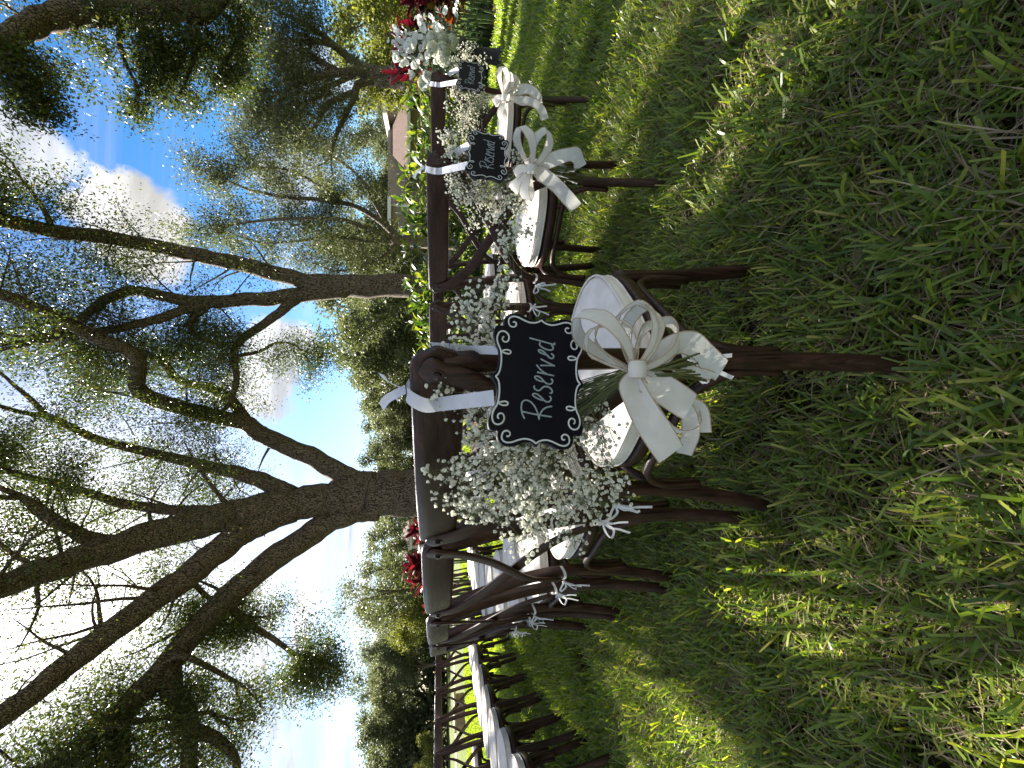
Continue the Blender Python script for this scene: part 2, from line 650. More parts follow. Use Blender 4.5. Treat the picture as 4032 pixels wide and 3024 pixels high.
def place_chair(row, k, pos, phi, label, group):
    c = CHAIR0 if not chair_used[0] else copy_tree(CHAIR0)
    chair_used[0] = True
    c.location = pos
    c.scale = (1, 1, 1.058)
    c.rotation_euler = (0, 0, phi - math.pi / 2)
    c['label'] = label
    if group:
        c['group'] = group
    elif 'group' in c:
        del c['group']
    CHAIRS[(row, k)] = c
    return c


ORD = ['', 'second', 'third', 'fourth', 'fifth', 'sixth', 'seventh', 'eighth', 'ninth', 'tenth', 'eleventh', 'twelfth']
SHIFT = {'front': (0.05, -0.01), 'middle': (0.105, -0.02), 'near': (0.052, -0.012), 'behind': (0.03, 0.0), 'rear': (0.0, 0.0)}
ROWS = [  # row key, radius, first facing angle, pitch, first index, count
    ('front', 4.62, 53.0, 0.53, 0, 8),
    ('middle', 5.68, 50.2, 0.53, 0, 10),
    ('near', 6.71, 50.0, 0.53, 0, 10),
    ('behind', 7.72, 33.2, 0.53, 0, 8),
    ('rear', 8.78, 29.0, 0.53, 0, 6),
]
SIGN_OF = {'near': 'the large reserved sign with the widest ivory bow', 'middle': 'the mid-sized reserved sign', 'front': 'the small reserved sign beside the white flower arrangement'}
for key, rad, phi0, pitch, k0, cnt in ROWS:
    for k in range(k0, k0 + cnt):
        ph = R(phi0) - k * pitch / rad
        if key == 'near' and k > 0:
            ph -= R(0.3) * k * 0.0
        jit = R(rng.uniform(-1.2, 1.2)) if k else 0.0
        pos = ARC_C - Vector((math.cos(ph), math.sin(ph), 0)) * (rad + (rng.uniform(-0.012, 0.012) if k else 0)) + Vector((*SHIFT[key], 0))
        if key in SIGN_OF:
            if k == 0:
                lab = 'dark wood cross-back aisle chair carrying ' + SIGN_OF[key]
                place_chair(key, k, pos, ph + jit, lab, 'cross-back ceremony chairs')
            else:
                lab = f'dark cross-back chair, {ORD[k]} in its row counting from ' + {'near': 'the large reserved sign', 'middle': 'the mid-sized reserved sign', 'front': 'the small reserved sign'}[key]
                place_chair(key, k, pos, ph + jit, lab, 'cross-back ceremony chairs')
        else:
            lab = {'behind': 'dark cross-back chair in the row directly behind the large reserved sign row',
                   'rear': 'dark cross-back chair in the rearmost row beside the pink path'}[key]
            if key == 'rear' and k == 1:
                lab = 'dark cross-back chair in the rearmost row with a black handbag on its cushion'
            place_chair(key, k, pos, ph + jit, lab, {'behind': 'chairs of the second row back', 'rear': 'chairs of the rearmost row'}[key])
# ------------------------------------------------------------------ trees
def bark_material(name, c0, c1, c2, sc=1.0):
    m, N, b = principled(name, c1, 0.9, 0.2)
    co = N.n('ShaderNodeTexCoord').outputs['Object']
    st = N.vmath('MULTIPLY', co, (1.0 * sc, 1.0 * sc, 0.22 * sc))
    st = N.vmath('ADD', st, N.vmath('SCALE', N.n('ShaderNodeTexNoise', {'Vector': co, 'Scale': 4.0 * sc}).outputs[1]))
    st.node.inputs[1].links[0].from_node.inputs[3].default_value = 0.12
    vor = N.n('ShaderNodeTexVoronoi', {'Vector': st, 'Scale': 38.0}, feature='DISTANCE_TO_EDGE').outputs[0]
    ridge = N.remap(vor, 0.0, 0.16)
    nz = N.noise(co, 7.0 * sc, 6.0, 0.65)
    mixv = N.math('ADD', N.math('MULTIPLY', ridge, 0.55), N.math('MULTIPLY', nz, 0.55))
    c = N.ramp(mixv, [(0.25, c0), (0.55, c1), (0.85, c2)])
    N.set(b.inputs['Base Color'], c)
    bp = N.n('ShaderNodeBump', {'Strength': 1.0, 'Distance': 0.03, 'Height': mixv})
    N.set(b.inputs['Normal'], bp.outputs[0])
    return m


BARK = bark_material('oak_bark', (0.028, 0.020, 0.014), (0.100, 0.072, 0.052), (0.185, 0.142, 0.108))
BARK2 = bark_material('grey_bark', (0.035, 0.029, 0.023), (0.125, 0.10, 0.078), (0.25, 0.205, 0.165))
OAKLEAF = leaf_material('oak_leaf', [(0.0, (0.030, 0.042, 0.016)), (0.5, (0.052, 0.072, 0.024)), (0.88, (0.085, 0.105, 0.034)), (1.0, (0.15, 0.10, 0.035))], 0.42, 0.42)
OLIVELEAF = leaf_material('grey_green_leaf', [(0.0, (0.055, 0.066, 0.030)), (0.5, (0.088, 0.104, 0.046)), (1.0, (0.15, 0.155, 0.075))], 0.4, 0.55, tcol=(1.1, 1.15, 0.7))
FARLEAF = leaf_material('far_tree_leaf', [(0.0, (0.070, 0.082, 0.046)), (0.5, (0.115, 0.128, 0.072)), (1.0, (0.18, 0.188, 0.11))], 0.4, 0.6, tcol=(1.1, 1.15, 0.7))  # greyed and lightened: distance haze put into the leaf colour
YELLEAF = leaf_material('yellow_green_leaf', [(0.0, (0.075, 0.085, 0.022)), (0.5, (0.13, 0.14, 0.036)), (1.0, (0.21, 0.20, 0.06))], 0.45, 0.6)


def vrand(rg):
    while True:
        v = Vector((rg.uniform(-1, 1), rg.uniform(-1, 1), rg.uniform(-1, 1)))
        if 0.05 < v.length < 1:
            return v.normalized()


def leaves_mesh(name, anchors, per, spread, size, mat, seed=1, aspect=0.42, droop=0.0):
    """many small pointed leaves scattered round twig points; each leaf is a folded four-sided blade"""
    g = np.random.default_rng(seed)
    A = np.array([tuple(a) for a in anchors], dtype=np.float64)
    if len(A) == 0:
        A = np.zeros((1, 3))
    cnt = g.poisson(per, len(A))
    P = np.repeat(A, cnt, axis=0)
    n = len(P)
    P = P + g.normal(0, 1, (n, 3)) * spread * np.array([1, 1, 0.75])
    d = g.normal(0, 1, (n, 3))
    d[:, 2] -= droop
    d /= np.linalg.norm(d, axis=1, keepdims=True)
    s = np.cross(d, g.normal(0, 1, (n, 3)))
    s /= np.linalg.norm(s, axis=1, keepdims=True) + 1e-9
    up = np.cross(d, s)
    L = size * g.uniform(0.6, 1.35, (n, 1))
    W = L * aspect * g.uniform(0.8, 1.2, (n, 1))
    v0 = P
    v1 = P + d * L * 0.5 + s * W * 0.5 + up * W * 0.18
    v2 = P + d * L
    v3 = P + d * L * 0.5 - s * W * 0.5 + up * W * 0.18
    V = np.stack([v0, v1, v2, v3], axis=1).reshape(-1, 3)
    F = np.arange(n * 4).reshape(n, 4)
    tint = np.repeat(g.uniform(0, 1, n), 4)
    return make_mesh(name, V, F, [mat], attrs={'tint': tint})


def crown_gap(a, thr):
    # uneven crown: whole sprays are bare here and there, so light falls through in patches
    v = (math.sin(a.x * 2.3 + 0.7 + 0.9 * math.sin(a.z * 1.7)) * math.sin(a.y * 2.0 + 1.1) + 0.7 * math.sin(a.z * 2.6 + a.x * 1.4 + 0.5) * math.sin(a.y * 3.1 + a.x * 0.8))
    return v > thr


class Tree:
    def __init__(self, name, label, base, bark, leaf, group=None, seed=1):
        self.root = thing(name, label, 'tree', base, 0, group)
        self.base = Vector(base)
        self.rg = random.Random(seed)
        self.seed = seed
        self.mb = MB()
        self.anchors = []
        self.bark, self.leaf = bark, leaf
        self.gap = None

    def limb(self, pts, r0, r1, n=12, wob=0.0, spawn=None, dens=1.0):
        self.w = dens
        path = catmull(pts, 6)
        k = len(path)
        rg = self.rg
        rad = []
        for i in range(k):
            q = i / (k - 1)
            rad.append((r0 + (r1 - r0) * q ** 0.85) * (1 + 0.025 * math.sin(i * 1.3 + r0 * 50) + 0.02 * math.sin(i * 2.9 + r1 * 80) + rg.uniform(-wob, wob)))
        ph = rg.uniform(0, 6)
        for i in range(1, k - 1):
            path[i] = path[i] + Vector((math.sin(i * 0.9 + ph), math.sin(i * 1.3 + ph * 2), math.sin(i * 0.7 + ph * 3))) * rad[i] * 0.07 * min(1.0, i / 6)
        rel = [p - self.base for p in path]
        self.mb.sweep(rel, rad, n=n)
        if spawn:
            self.spawn(path, rad, **spawn)
        return path, rad

    def spawn(self, path, rad, count=8, length=1.5, start=0.25, levels=2, up=0.25, end=True, thin=0.2, spread=1.0):
        rg = self.rg
        k = len(path)
        for c in range(count):
            q = start + (1 - start) * (c + rg.random()) / count
            i = min(k - 2, int(q * (k - 1)))
            t = (path[i + 1] - path[i]).normalized()
            d = (t * rg.uniform(0.2, 0.8) + vrand(rg) * spread + Vector((0, 0, up))).normalized()
            self.grow(path[i], d, length * rg.uniform(0.6, 1.25) * (1.1 - 0.4 * q), max(0.008, rad[i] * thin * rg.uniform(0.6, 1.0)), levels, up)
        if end:
            t = (path[-1] - path[-3]).normalized()
            for _ in range(2):
                self.grow(path[-1], (t + vrand(rg) * 0.5).normalized(), length * 0.8, max(0.01, rad[-1] * 0.9), levels, up)

    def grow(self, p, d, L, r, level, up):
        rg = self.rg
        if self.gap is not None and level <= 1 and not crown_gap(p + d * (L * 0.5), self.gap):
            return
        pts = [p]
        seg = 4
        cur, dr = Vector(p), Vector(d)
        for i in range(seg):
            dr = (dr + vrand(rg) * 0.33 + Vector((0, 0, up * 0.25))).normalized()
            cur = cur + dr * (L / seg)
            pts.append(cur.copy())
        path = catmull(pts, 2)
        k = len(path)
        rad = [max(0.0016, r * (1 - 0.8 * i / (k - 1))) for i in range(k)]
        self.mb.sweep([q - self.base for q in path], rad, n=6 if level > 1 else 4, cap=False)
        if level > 0:
            for c in range(5):
                q = 0.3 + 0.7 * (c + rg.random()) / 5
                i = min(k - 2, int(q * (k - 1)))
                t = (path[i + 1] - path[i]).normalized()
                dd = (t * 0.6 + vrand(rg) * 0.9 + Vector((0, 0, up * 0.5))).normalized()
                self.grow(path[i], dd, L * rg.uniform(0.4, 0.7), rad[i] * 0.40, level - 1, up)
        else:
            for i in range(k // 3, k):
                self.anchors.append((path[i], self.w))
            self.anchors.append((path[-1], self.w))

    def finish(self, per, spread, size, aspect=0.42, droop=0.0, extra=(), keep=None):
        self.mb.build('trunk', self.bark, self.root)
        K = [(a, w) for a, w in self.anchors if keep is None or keep(a)]
        A = [a - self.base for a, w in K]
        me = leaves_mesh('crown', A, per * np.array([w for a, w in K]), spread, size, self.leaf, self.seed + 5, aspect, droop)
        obj('crown', me, self.root)
        return len(A)


def z4(x, y):
    return (x * 0.9043, y * 0.9043)


def z5(x, y):
    return (x * 0.9184, 1500 + y * 0.9184)


def tr(zf, pts):
    """list of (zoom x, zoom y, distance) to world points"""
    return [at(*zf(x, y), d) for x, y, d in pts]


# ---- the big oak, trunk behind the chairs, limbs leaning over the seats
b0 = at(*z5(1790, 490), 9.0)
oak_base = Vector((b0.x, b0.y, 0.0))
oak = Tree('oak_tree', 'massive dark oak forking low into several thick limbs above red-leaved shrubs', oak_base, BARK, OAKLEAF, seed=3)
oak.gap = -0.30
low = [oak_base + Vector((0.0, 0, -0.1)), oak_base + Vector((0, 0, 0.35))]
oak.limb(low + tr(z5, [(1760, 478, 9.0), (1640, 480, 9.0), (1540, 492, 8.95), (1430, 505, 8.9)]), 0.62, 0.40, n=20, wob=0.03)
oak.limb(tr(z5, [(1560, 495, 8.95), (1430, 508, 8.85), (1250, 530, 8.6), (1060, 562, 8.3), (900, 598, 8.0), (600, 680, 7.4), (400, 745, 7.0), (200, 810, 6.6), (0, 880, 6.2), (-250, 960, 5.7)]), 0.40, 0.13, n=16, wob=0.02,
         spawn=dict(count=17, length=1.9, start=0.35, levels=2), dens=0.5)
oak.limb(tr(z5, [(1250, 545, 8.6), (1100, 610, 8.3), (980, 690, 8.0), (870, 785, 7.7), (700, 910, 7.3), (500, 1055, 6.9), (300, 1210, 6.5), (100, 1370, 6.1), (-150, 1550, 5.7)]), 0.30, 0.12, n=14, wob=0.02,
         spawn=dict(count=16, length=1.8, start=0.35, levels=2), dens=0.5)
oak.limb(tr(z5, [(1620, 540, 8.95), (1500, 560, 8.8), (1400, 610, 8.7), (1200, 745, 8.3), (1000, 905, 7.9), (850, 1060, 7.5), (650, 1290, 7.0), (520, 1420, 6.7), (300, 1610, 6.3), (150, 1720, 6.0)]), 0.30, 0.14, n=14, wob=0.02,
         spawn=dict(count=14, length=1.6, start=0.45, levels=2), dens=0.80)
oak.gap = -0.15
oak.limb(tr(z5, [(1600, 440, 8.95), (1500, 420, 9.0), (1400, 360, 9.2), (1280, 300, 9.3), (1130, 235, 9.3), (1050, 180, 9.2), (850, 135, 9.0), (600, 45, 8.6)]) +
         tr(z4, [(600, 1560, 8.3), (400, 1460, 8.0), (200, 1360, 7.6), (0, 1280, 7.2), (-200, 1210, 6.9)]), 0.25, 0.07, n=12, wob=0.02,
         spawn=dict(count=23, length=1.7, start=0.25, levels=2), dens=1.8)
oak.limb(tr(z5, [(1060, 185, 9.2), (990, 85, 9.4), (900, 30, 9.5), (770, 0, 9.5)]) + tr(z4, [(700, 1570, 9.6), (520, 1500, 9.6), (380, 1440, 9.5)]), 0.13, 0.05, n=10, spawn=dict(count=12, length=1.5, start=0.3, levels=2), dens=2.4)
oak.limb(tr(z5, [(1250, 490, 8.65), (1150, 440, 8.8), (1040, 400, 9.0), (900, 370, 9.2), (700, 320, 9.2), (450, 260, 9.0), (200, 150, 8.6)]), 0.2, 0.06, n=12, spawn=dict(count=20, length=1.7, start=0.25, levels=2), dens=2.0)
oak.limb(tr(z5, [(900, 560, 8.0), (700, 550, 8.2), (500, 520, 8.2), (350, 470, 8.0), (150, 420, 7.7), (0, 380, 7.4)]), 0.11, 0.04, n=8, spawn=dict(count=17, length=1.6, start=0.2, levels=2), dens=2.2)
oak.gap = -0.30
oak.limb(tr(z5, [(560, 690, 7.35), (430, 690, 7.3), (330, 650, 7.2), (230, 590, 7.0), (100, 500, 6.8)]), 0.15, 0.05, n=10, spawn=dict(count=13, length=1.5, start=0.3, levels=2), dens=0.80)
oak.limb(tr(z5, [(720, 1200, 7.15), (740, 1330, 7.0), (790, 1400, 6.9), (820, 1500, 6.8), (810, 1620, 6.7), (830, 1750, 6.6)]), 0.17, 0.09, n=12, wob=0.03, spawn=dict(count=10, length=1.1, start=0.3, levels=2), dens=0.80)
oak.limb(tr(z5, [(840, 1500, 6.8), (920, 1530, 6.8), (1000, 1600, 6.8), (1020, 1700, 6.8)]), 0.1, 0.05, n=9, spawn=dict(count=7, length=0.9, start=0.3, levels=2), dens=0.80)
oak.limb(tr(z5, [(530, 1400, 6.7), (510, 1500, 6.6), (515, 1660, 6.4), (500, 1780, 6.3)]), 0.14, 0.09, n=10, spawn=dict(count=7, length=1.1, start=0.3, levels=2), dens=1.00)
oak.limb(tr(z5, [(990, 970, 7.9), (1080, 1050, 7.9), (1180, 1110, 7.9), (1250, 1165, 7.9), (1320, 1190, 7.9)]), 0.07, 0.03, n=8, spawn=dict(count=13, length=0.75, start=0.25, levels=2, up=0.0), dens=2.40)
oak.limb(tr(z5, [(880, 790, 7.7), (830, 860, 7.9), (960, 980, 8.2), (1060, 1010, 8.3)]), 0.06, 0.03, n=8, spawn=dict(count=9, length=0.8, start=0.2, levels=2), dens=2.2)
oak.limb(tr(z5, [(640, 1290, 7.0), (760, 1180, 7.0), (900, 1230, 7.1), (1010, 1290, 7.2)]), 0.06, 0.03, n=8, spawn=dict(count=10, length=0.85, start=0.2, levels=2), dens=0.9)
oak.limb(tr(z5, [(300, 1600, 6.3), (420, 1500, 6.3), (650, 1450, 6.6), (900, 1420, 6.9)]), 0.06, 0.03, n=8, spawn=dict(count=10, length=0.9, start=0.2, levels=2), dens=0.9)
n1 = oak.finish(5.6, 0.17, 0.050)

# ---- second tree: paired slender stems
b1 = at(*z4(1795, 1245), 9.4)
t2_base = Vector((b1.x, b1.y, 0))
t2 = Tree('slender_oak_tree', 'tall slender tree with paired leaning stems rising behind the variegated hedge', t2_base, BARK, OAKLEAF, seed=9)
t2.gap = -0.25
t2.limb([t2_base + Vector((0, 0, -0.1)), t2_base + Vector((0, 0, 0.5))] + tr(z4, [(1780, 1245, 9.4), (1600, 1245, 9.4), (1450, 1250, 9.35), (1330, 1255, 9.3)]), 0.30, 0.24, n=14, wob=0.03)
t2.limb(tr(z4, [(1480, 1235, 9.35), (1330, 1225, 9.3), (1200, 1190, 9.2), (1000, 1140, 9.0), (850, 1110, 8.8), (700, 1078, 8.6), (500, 1040, 8.2), (200, 1000, 7.6), (0, 955, 7.2), (-200, 910, 6.8)]), 0.2, 0.09, n=12, wob=0.03,
        spawn=dict(count=17, length=1.3, start=0.2, levels=2))
t2.limb(tr(z4, [(1500, 1262, 9.35), (1330, 1280, 9.3), (1180, 1300, 9.2), (1050, 1305, 9.1), (900, 1315, 9.0), (750, 1300, 8.9), (600, 1265, 8.8), (480, 1295, 8.6), (400, 1350, 8.5), (320, 1420, 8.4), (180, 1480, 8.0)]), 0.19, 0.05, n=12, wob=0.03,
        spawn=dict(count=17, length=1.4, start=0.35, levels=2))
t2.limb(tr(z4, [(960, 1312, 9.05), (830, 1340, 8.9), (700, 1385, 8.7), (560, 1420, 8.5), (430, 1445, 8.4), (330, 1445, 8.2)]), 0.11, 0.06, n=9, spawn=dict(count=12, length=1.2, start=0.3, levels=2))
t2.limb(tr(z4, [(1290, 1300, 9.25), (1240, 1340, 9.2), (1180, 1390, 9.2), (1050, 1480, 9.1), (1020, 1560, 9.0), (1030, 1660, 9.0), (1000, 1760, 9.0)]), 0.12, 0.05, n=9, spawn=dict(count=12, length=0.9, start=0.3, levels=2))
t2.limb(tr(z4, [(1030, 1550, 9.0), (1130, 1530, 9.2), (1200, 1495, 9.3), (1280, 1500, 9.4), (1340, 1560, 9.5)]), 0.045, 0.02, n=7, spawn=dict(count=10, length=0.7, start=0.2, levels=2))
t2.limb(tr(z4, [(900, 1330, 9.0), (830, 1400, 9.1), (860, 1460, 9.2), (950, 1500, 9.3)]), 0.09, 0.04, n=8, spawn=dict(count=10, length=0.9, start=0.3, levels=2))
t2.limb(tr(z4, [(230, 1005, 7.65), (200, 930, 7.5), (150, 850, 7.4), (80, 760, 7.3)]), 0.05, 0.02, n=7, spawn=dict(count=12, length=0.8, start=0.15, levels=2))
n2 = t2.finish(5.6, 0.17, 0.050)

# ---- third tree: spreading twisted boughs to the side
b2 = at(*z4(1760, 345), 11.5)
t3_base = Vector((b2.x, b2.y, 0))
t3 = Tree('twisted_tree', 'low forking grey tree with twisted spreading boughs behind the white flower arrangement', t3_base, BARK2, OLIVELEAF, seed=14)
t3.limb([t3_base + Vector((0, 0, -0.1)), t3_base + Vector((0, 0, 0.6))] + tr(z4, [(1740, 342, 11.5), (1660, 335, 11.5), (1600, 330, 11.5)]), 0.30, 0.24, n=12, wob=0.03)
for pts, r0 in (([(1650, 325, 11.5), (1560, 280, 11.5), (1480, 220, 11.4), (1400, 150, 11.3), (1300, 95, 11.2), (1180, 30, 11.0)], 0.15),
                ([(1500, 235, 11.4), (1430, 190, 11.0), (1330, 180, 10.8), (1230, 170, 10.6)], 0.10),
                ([(1620, 325, 11.5), (1540, 312, 11.2), (1400, 330, 11.0), (1280, 370, 10.9), (1220, 440, 10.8), (1200, 520, 10.7)], 0.14),
                ([(1480, 315, 11.1), (1400, 270, 11.0), (1350, 240, 11.2), (1260, 250, 11.4), (1100, 240, 11.6)], 0.09),
                ([(1620, 350, 11.5), (1560, 370, 11.3), (1540, 430, 11.2), (1500, 510, 11.0), (1460, 600, 10.9), (1440, 680, 10.8)], 0.12),
                ([(1550, 400, 11.3), (1470, 430, 11.2), (1410, 470, 11.1), (1380, 540, 11.0), (1320, 600, 11.0)], 0.09),
                ([(1440, 400, 11.2), (1370, 430, 11.3), (1280, 470, 11.4), (1180, 520, 11.5)], 0.08),
                ([(1600, 320, 11.5), (1540, 330, 11.9), (1420, 380, 12.2), (1300, 410, 12.4), (1150, 400, 12.5)], 0.10)):
    t3.limb(tr(z4, pts), r0, 0.035, n=9, wob=0.03, spawn=dict(count=11, length=1.15, start=0.3, levels=2))
n3 = t3.finish(3.2, 0.13, 0.066)

# ---- fourth: fan of fine stems between the two
b3 = at(*z4(1740, 1045), 15.0)
t4_base = Vector((b3.x, b3.y, 0))
t4 = Tree('fan_tree', 'grey-green tree fanning out in fine stems behind the hedge and house eaves', t4_base, BARK2, OLIVELEAF, seed=21)
t4.limb([t4_base + Vector((0, 0, -0.1)), t4_base + Vector((0, 0, 0.8))] + tr(z4, [(1735, 1045, 15), (1720, 1040, 15)]), 0.26, 0.2, n=10)
for pts, r0 in (([(1735, 1035, 15), (1650, 960, 15), (1550, 900, 15), (1400, 870, 15), (1250, 860, 15), (1100, 830, 15), (1000, 790, 15)], 0.13),
                ([(1735, 1040, 15), (1640, 1010, 14.8), (1500, 960, 14.6), (1350, 950, 14.4), (1150, 960, 14.2), (1000, 980, 14)], 0.11),
                ([(1735, 1050, 15), (1600, 1050, 15.2), (1450, 1030, 15.4), (1300, 1050, 15.6), (1150, 1060, 15.6)], 0.11),
                ([(1735, 1060, 15), (1680, 1110, 15), (1560, 1170, 15), (1450, 1180, 15)], 0.10),
                ([(1700, 1000, 15), (1640, 900, 15.2), (1580, 790, 15.4), (1480, 700, 15.5), (1350, 650, 15.5)], 0.10),
                ([(1500, 890, 15), (1380, 800, 15), (1250, 740, 15), (1100, 730, 15)], 0.07)):
    t4.limb(tr(z4, pts), r0, 0.03, n=8, wob=0.03, spawn=dict(count=12, length=1.5, start=0.25, levels=2, up=0.35))
n4 = t4.finish(4.5, 0.18, 0.080)

# ---- fifth: a limb reaching in from a tree that stands outside the frame
t5_base = Vector((9.5, 6.8, 0))
t5 = Tree('overhanging_tree', 'dark bough with hanging dense foliage reaching across the blue sky above the flower arrangement', t5_base, BARK, OAKLEAF, seed=33)
t5.limb([t5_base + Vector((0, 0, -0.1)), t5_base + Vector((-0.1, 0, 1.4)), t5_base + Vector((-0.3, -0.1, 2.9))], 0.42, 0.30, n=12, wob=0.03)
t5.limb([t5_base + Vector((-0.2, 0, 2.6))] + tr(z4, [(900, -25, 6.8), (800, 15, 6.7), (650, 38, 6.6), (450, 48, 6.4), (300, 60, 6.2), (200, 85, 6.1), (100, 130, 5.9), (0, 190, 5.7), (-150, 260, 5.4)]), 0.24, 0.10, n=14, wob=0.03,
        spawn=dict(count=11, length=0.75, start=0.1, levels=2, up=-0.35))
t5.limb(tr(z4, [(560, 45, 6.5), (520, 140, 6.6), (540, 260, 6.7), (600, 380, 6.8)]), 0.05, 0.02, n=7, spawn=dict(count=9, length=0.5, start=0.05, levels=2, up=-0.2))
t5.limb(tr(z4, [(800, 20, 6.7), (860, 130, 6.9), (840, 260, 7.0), (800, 380, 7.0)]), 0.05, 0.02, n=7, spawn=dict(count=10, length=0.5, start=0.05, levels=2, up=-0.2))
t5.limb(tr(z4, [(900, 0, 6.9), (1000, 90, 7.1), (1020, 200, 7.2), (960, 310, 7.2)]), 0.05, 0.02, n=7, spawn=dict(count=10, length=0.5, start=0.05, levels=2, up=-0.2))
t5.limb(tr(z4, [(650, 40, 6.6), (700, 160, 6.7), (680, 260, 6.8)]), 0.05, 0.02, n=7, spawn=dict(count=9, length=0.5, start=0.05, levels=2, up=-0.2))
t5.limb(tr(z4, [(100, 130, 5.9), (60, 250, 5.8), (70, 350, 5.8), (120, 420, 5.8)]), 0.05, 0.02, n=7, spawn=dict(count=8, length=0.4, start=0.2, levels=2, up=-0.2))
n5 = t5.finish(3.4, 0.09, 0.052, droop=0.3)
print('ANCHORS', n1, n2, n3, n4, n5)


# ---- trees along the far side of the lawn
def far_proto(seed, leaf, h=8.0, w=3.2, trunk_h=2.5, per=3.0, size=0.20, airy=1.0):
    rg = random.Random(seed)
    base = Vector((0, 0, 0))
    t = Tree('far_tree', 'x', base, BARK2, leaf, seed=seed)
    t.limb([base + Vector((0, 0, -0.2)), base + Vector((0.05, 0, trunk_h * 0.5)), base + Vector((rg.uniform(-.2, .2), 0, trunk_h))], 0.26, 0.2, n=9)
    nl = 7
    for i in range(nl):
        a = 2 * math.pi * i / nl + rg.uniform(-0.4, 0.4)
        sp = w * rg.uniform(0.45, 1.0)
        top = h * rg.uniform(0.62, 0.97)
        p0 = base + Vector((0, 0, trunk_h * rg.uniform(0.7, 1.0)))
        p3 = Vector((math.cos(a) * sp, math.sin(a) * sp, top))
        p1 = p0.lerp(p3, 0.33) + Vector((0, 0, -0.25)) + vrand(rg) * 0.3
        p2 = p0.lerp(p3, 0.66) + vrand(rg) * 0.4
        t.limb([p0, p1, p2, p3], 0.13, 0.03, n=7, spawn=dict(count=7, length=1.5 * airy, start=0.25, levels=1, up=0.25))
    t.finish(per, 0.30 * airy, size, aspect=0.6)
    return t.root


protos = [far_proto(101, FARLEAF, 8.2, 3.6, 2.2, per=8), far_proto(102, FARLEAF, 9.0, 3.2, 3.0, per=7.5), far_proto(103, OLIVELEAF, 8.0, 4.0, 2.4, per=7),
          far_proto(104, YELLEAF, 6.0, 3.4, 1.2, per=7.0), far_proto(105, OLIVELEAF, 9.0, 3.6, 3.0, per=2.6, airy=1.25)]
used = [False] * len(protos)
HT = [8.2, 9.0, 8.0, 6.0, 9.0]
# (display x of crown top, display y, distance, prototype, label)
FAR = [
    (815, 1625, 46, 2, 'grey-green tree filling the far line behind the low yellow-green tree'),
    (812, 1555, 47, 0, 'deep green tree in the second rank over the tan wall'),
    (808, 1488, 48, 1, 'second-rank tall tree over the middle of the pink path'),
    (815, 1420, 47, 2, 'second-rank grey-green tree past the pink path bend'),
    (822, 1350, 48, 0, 'second-rank green tree behind the rounded yellow-green tree'),
    (822, 1260, 50, 1, 'second-rank tall tree behind the airy tree'),
    (818, 1040, 46, 2, 'grey-green tree hidden mostly behind the massive oak trunk'),
    (812, 940, 44, 1, 'second-rank tree between the massive oak and the paired stems'),
    (800, 880, 45, 2, 'second-rank grey-green tree over the large sign chair'),
    (790, 815, 44, 0, 'second-rank dense tree over the hedge end'),
    (770, 755, 42, 1, 'second-rank tall tree near the paired stems'),
    (770, 690, 44, 0, 'second-rank dense tree behind the paired stems'),
    (740, 600, 22, 2, 'grey-green tree between the paired stems and the fan tree'),
    (800, 1655, 38, 0, 'leafy tree at the end of the far tree line past the tan wall'),
    (792, 1590, 40, 1, 'taller trunked far tree above the tan wall'),
    (905, 1625, 33, 3, 'low yellow-green bushy tree on the far lawn past the tan wall'),
    (782, 1525, 42, 2, 'grey-green broad tree standing behind the far lawn'),
    (790, 1455, 37, 1, 'tall far tree with bare lower trunk above the pink path'),
    (786, 1385, 41, 0, 'dense green tree over the far end of the pink path'),
    (745, 1290, 34, 4, 'airy tall tree with fine open branches near the pavilion'),
    (850, 1335, 36, 3, 'rounded yellow-green tree under the airy tall tree'),
    (800, 1215, 44, 2, 'broad grey-green tree just past the pavilion roof'),
    (842, 1150, 48, 0, 'small distant tree behind the pavilion cupola'),
    (800, 1085, 38, 0, 'dense green tree peeping out past the massive oak trunk by the pavilion'),
    (796, 985, 36, 2, 'grey-green tree close to the massive oak trunk over the red shrubs'),
    (800, 915, 34, 0, 'leafy tree in the gap between the massive oak and the paired stems'),
    (790, 850, 36, 1, 'tall leafy tree behind the top rail of the large sign chair'),
    (775, 785, 30, 2, 'broad grey-green tree behind the hedge end'),
    (740, 725, 28, 0, 'dense tree directly behind the paired slender stems'),
    (720, 660, 32, 2, 'grey-green tree behind the foot of the paired stems'),
    (760, 560, 40, 0, 'distant tree behind the house eaves and fan tree'),
    (730, 470, 38, 1, 'tall distant tree over the house wall'),
    (800, 380, 40, 0, 'distant tree over the ridge of the house'),
    (785, 290, 36, 2, 'grey-green far tree beside the house gable'),
    (790, 215, 30, 0, 'dark far tree between the house and the twisted tree'),
    (760, 75, 20, 3, 'bushy yellow-green tree rising behind the red cordylines'),
    (730, -40, 22, 3, 'bushy yellow-green tree beyond the flower arrangement edge'),
]
for i, (dx, dy, dist, p, lab) in enumerate(FAR):
    top = at(dx * 1.8228, dy * 1.8228, dist)
    r = protos[p] if not used[p] else copy_tree(protos[p])
    used[p] = True
    s = top.z / HT[p] * 0.95
    r.location = (top.x, top.y, 0)
    r.scale = (s * rng.uniform(0.95, 1.25), s * rng.uniform(0.95, 1.25), s)
    r.rotation_euler = (0, 0, rng.uniform(0, 6.28))
    r['label'] = lab
    r['group'] = 'trees around the far lawn'

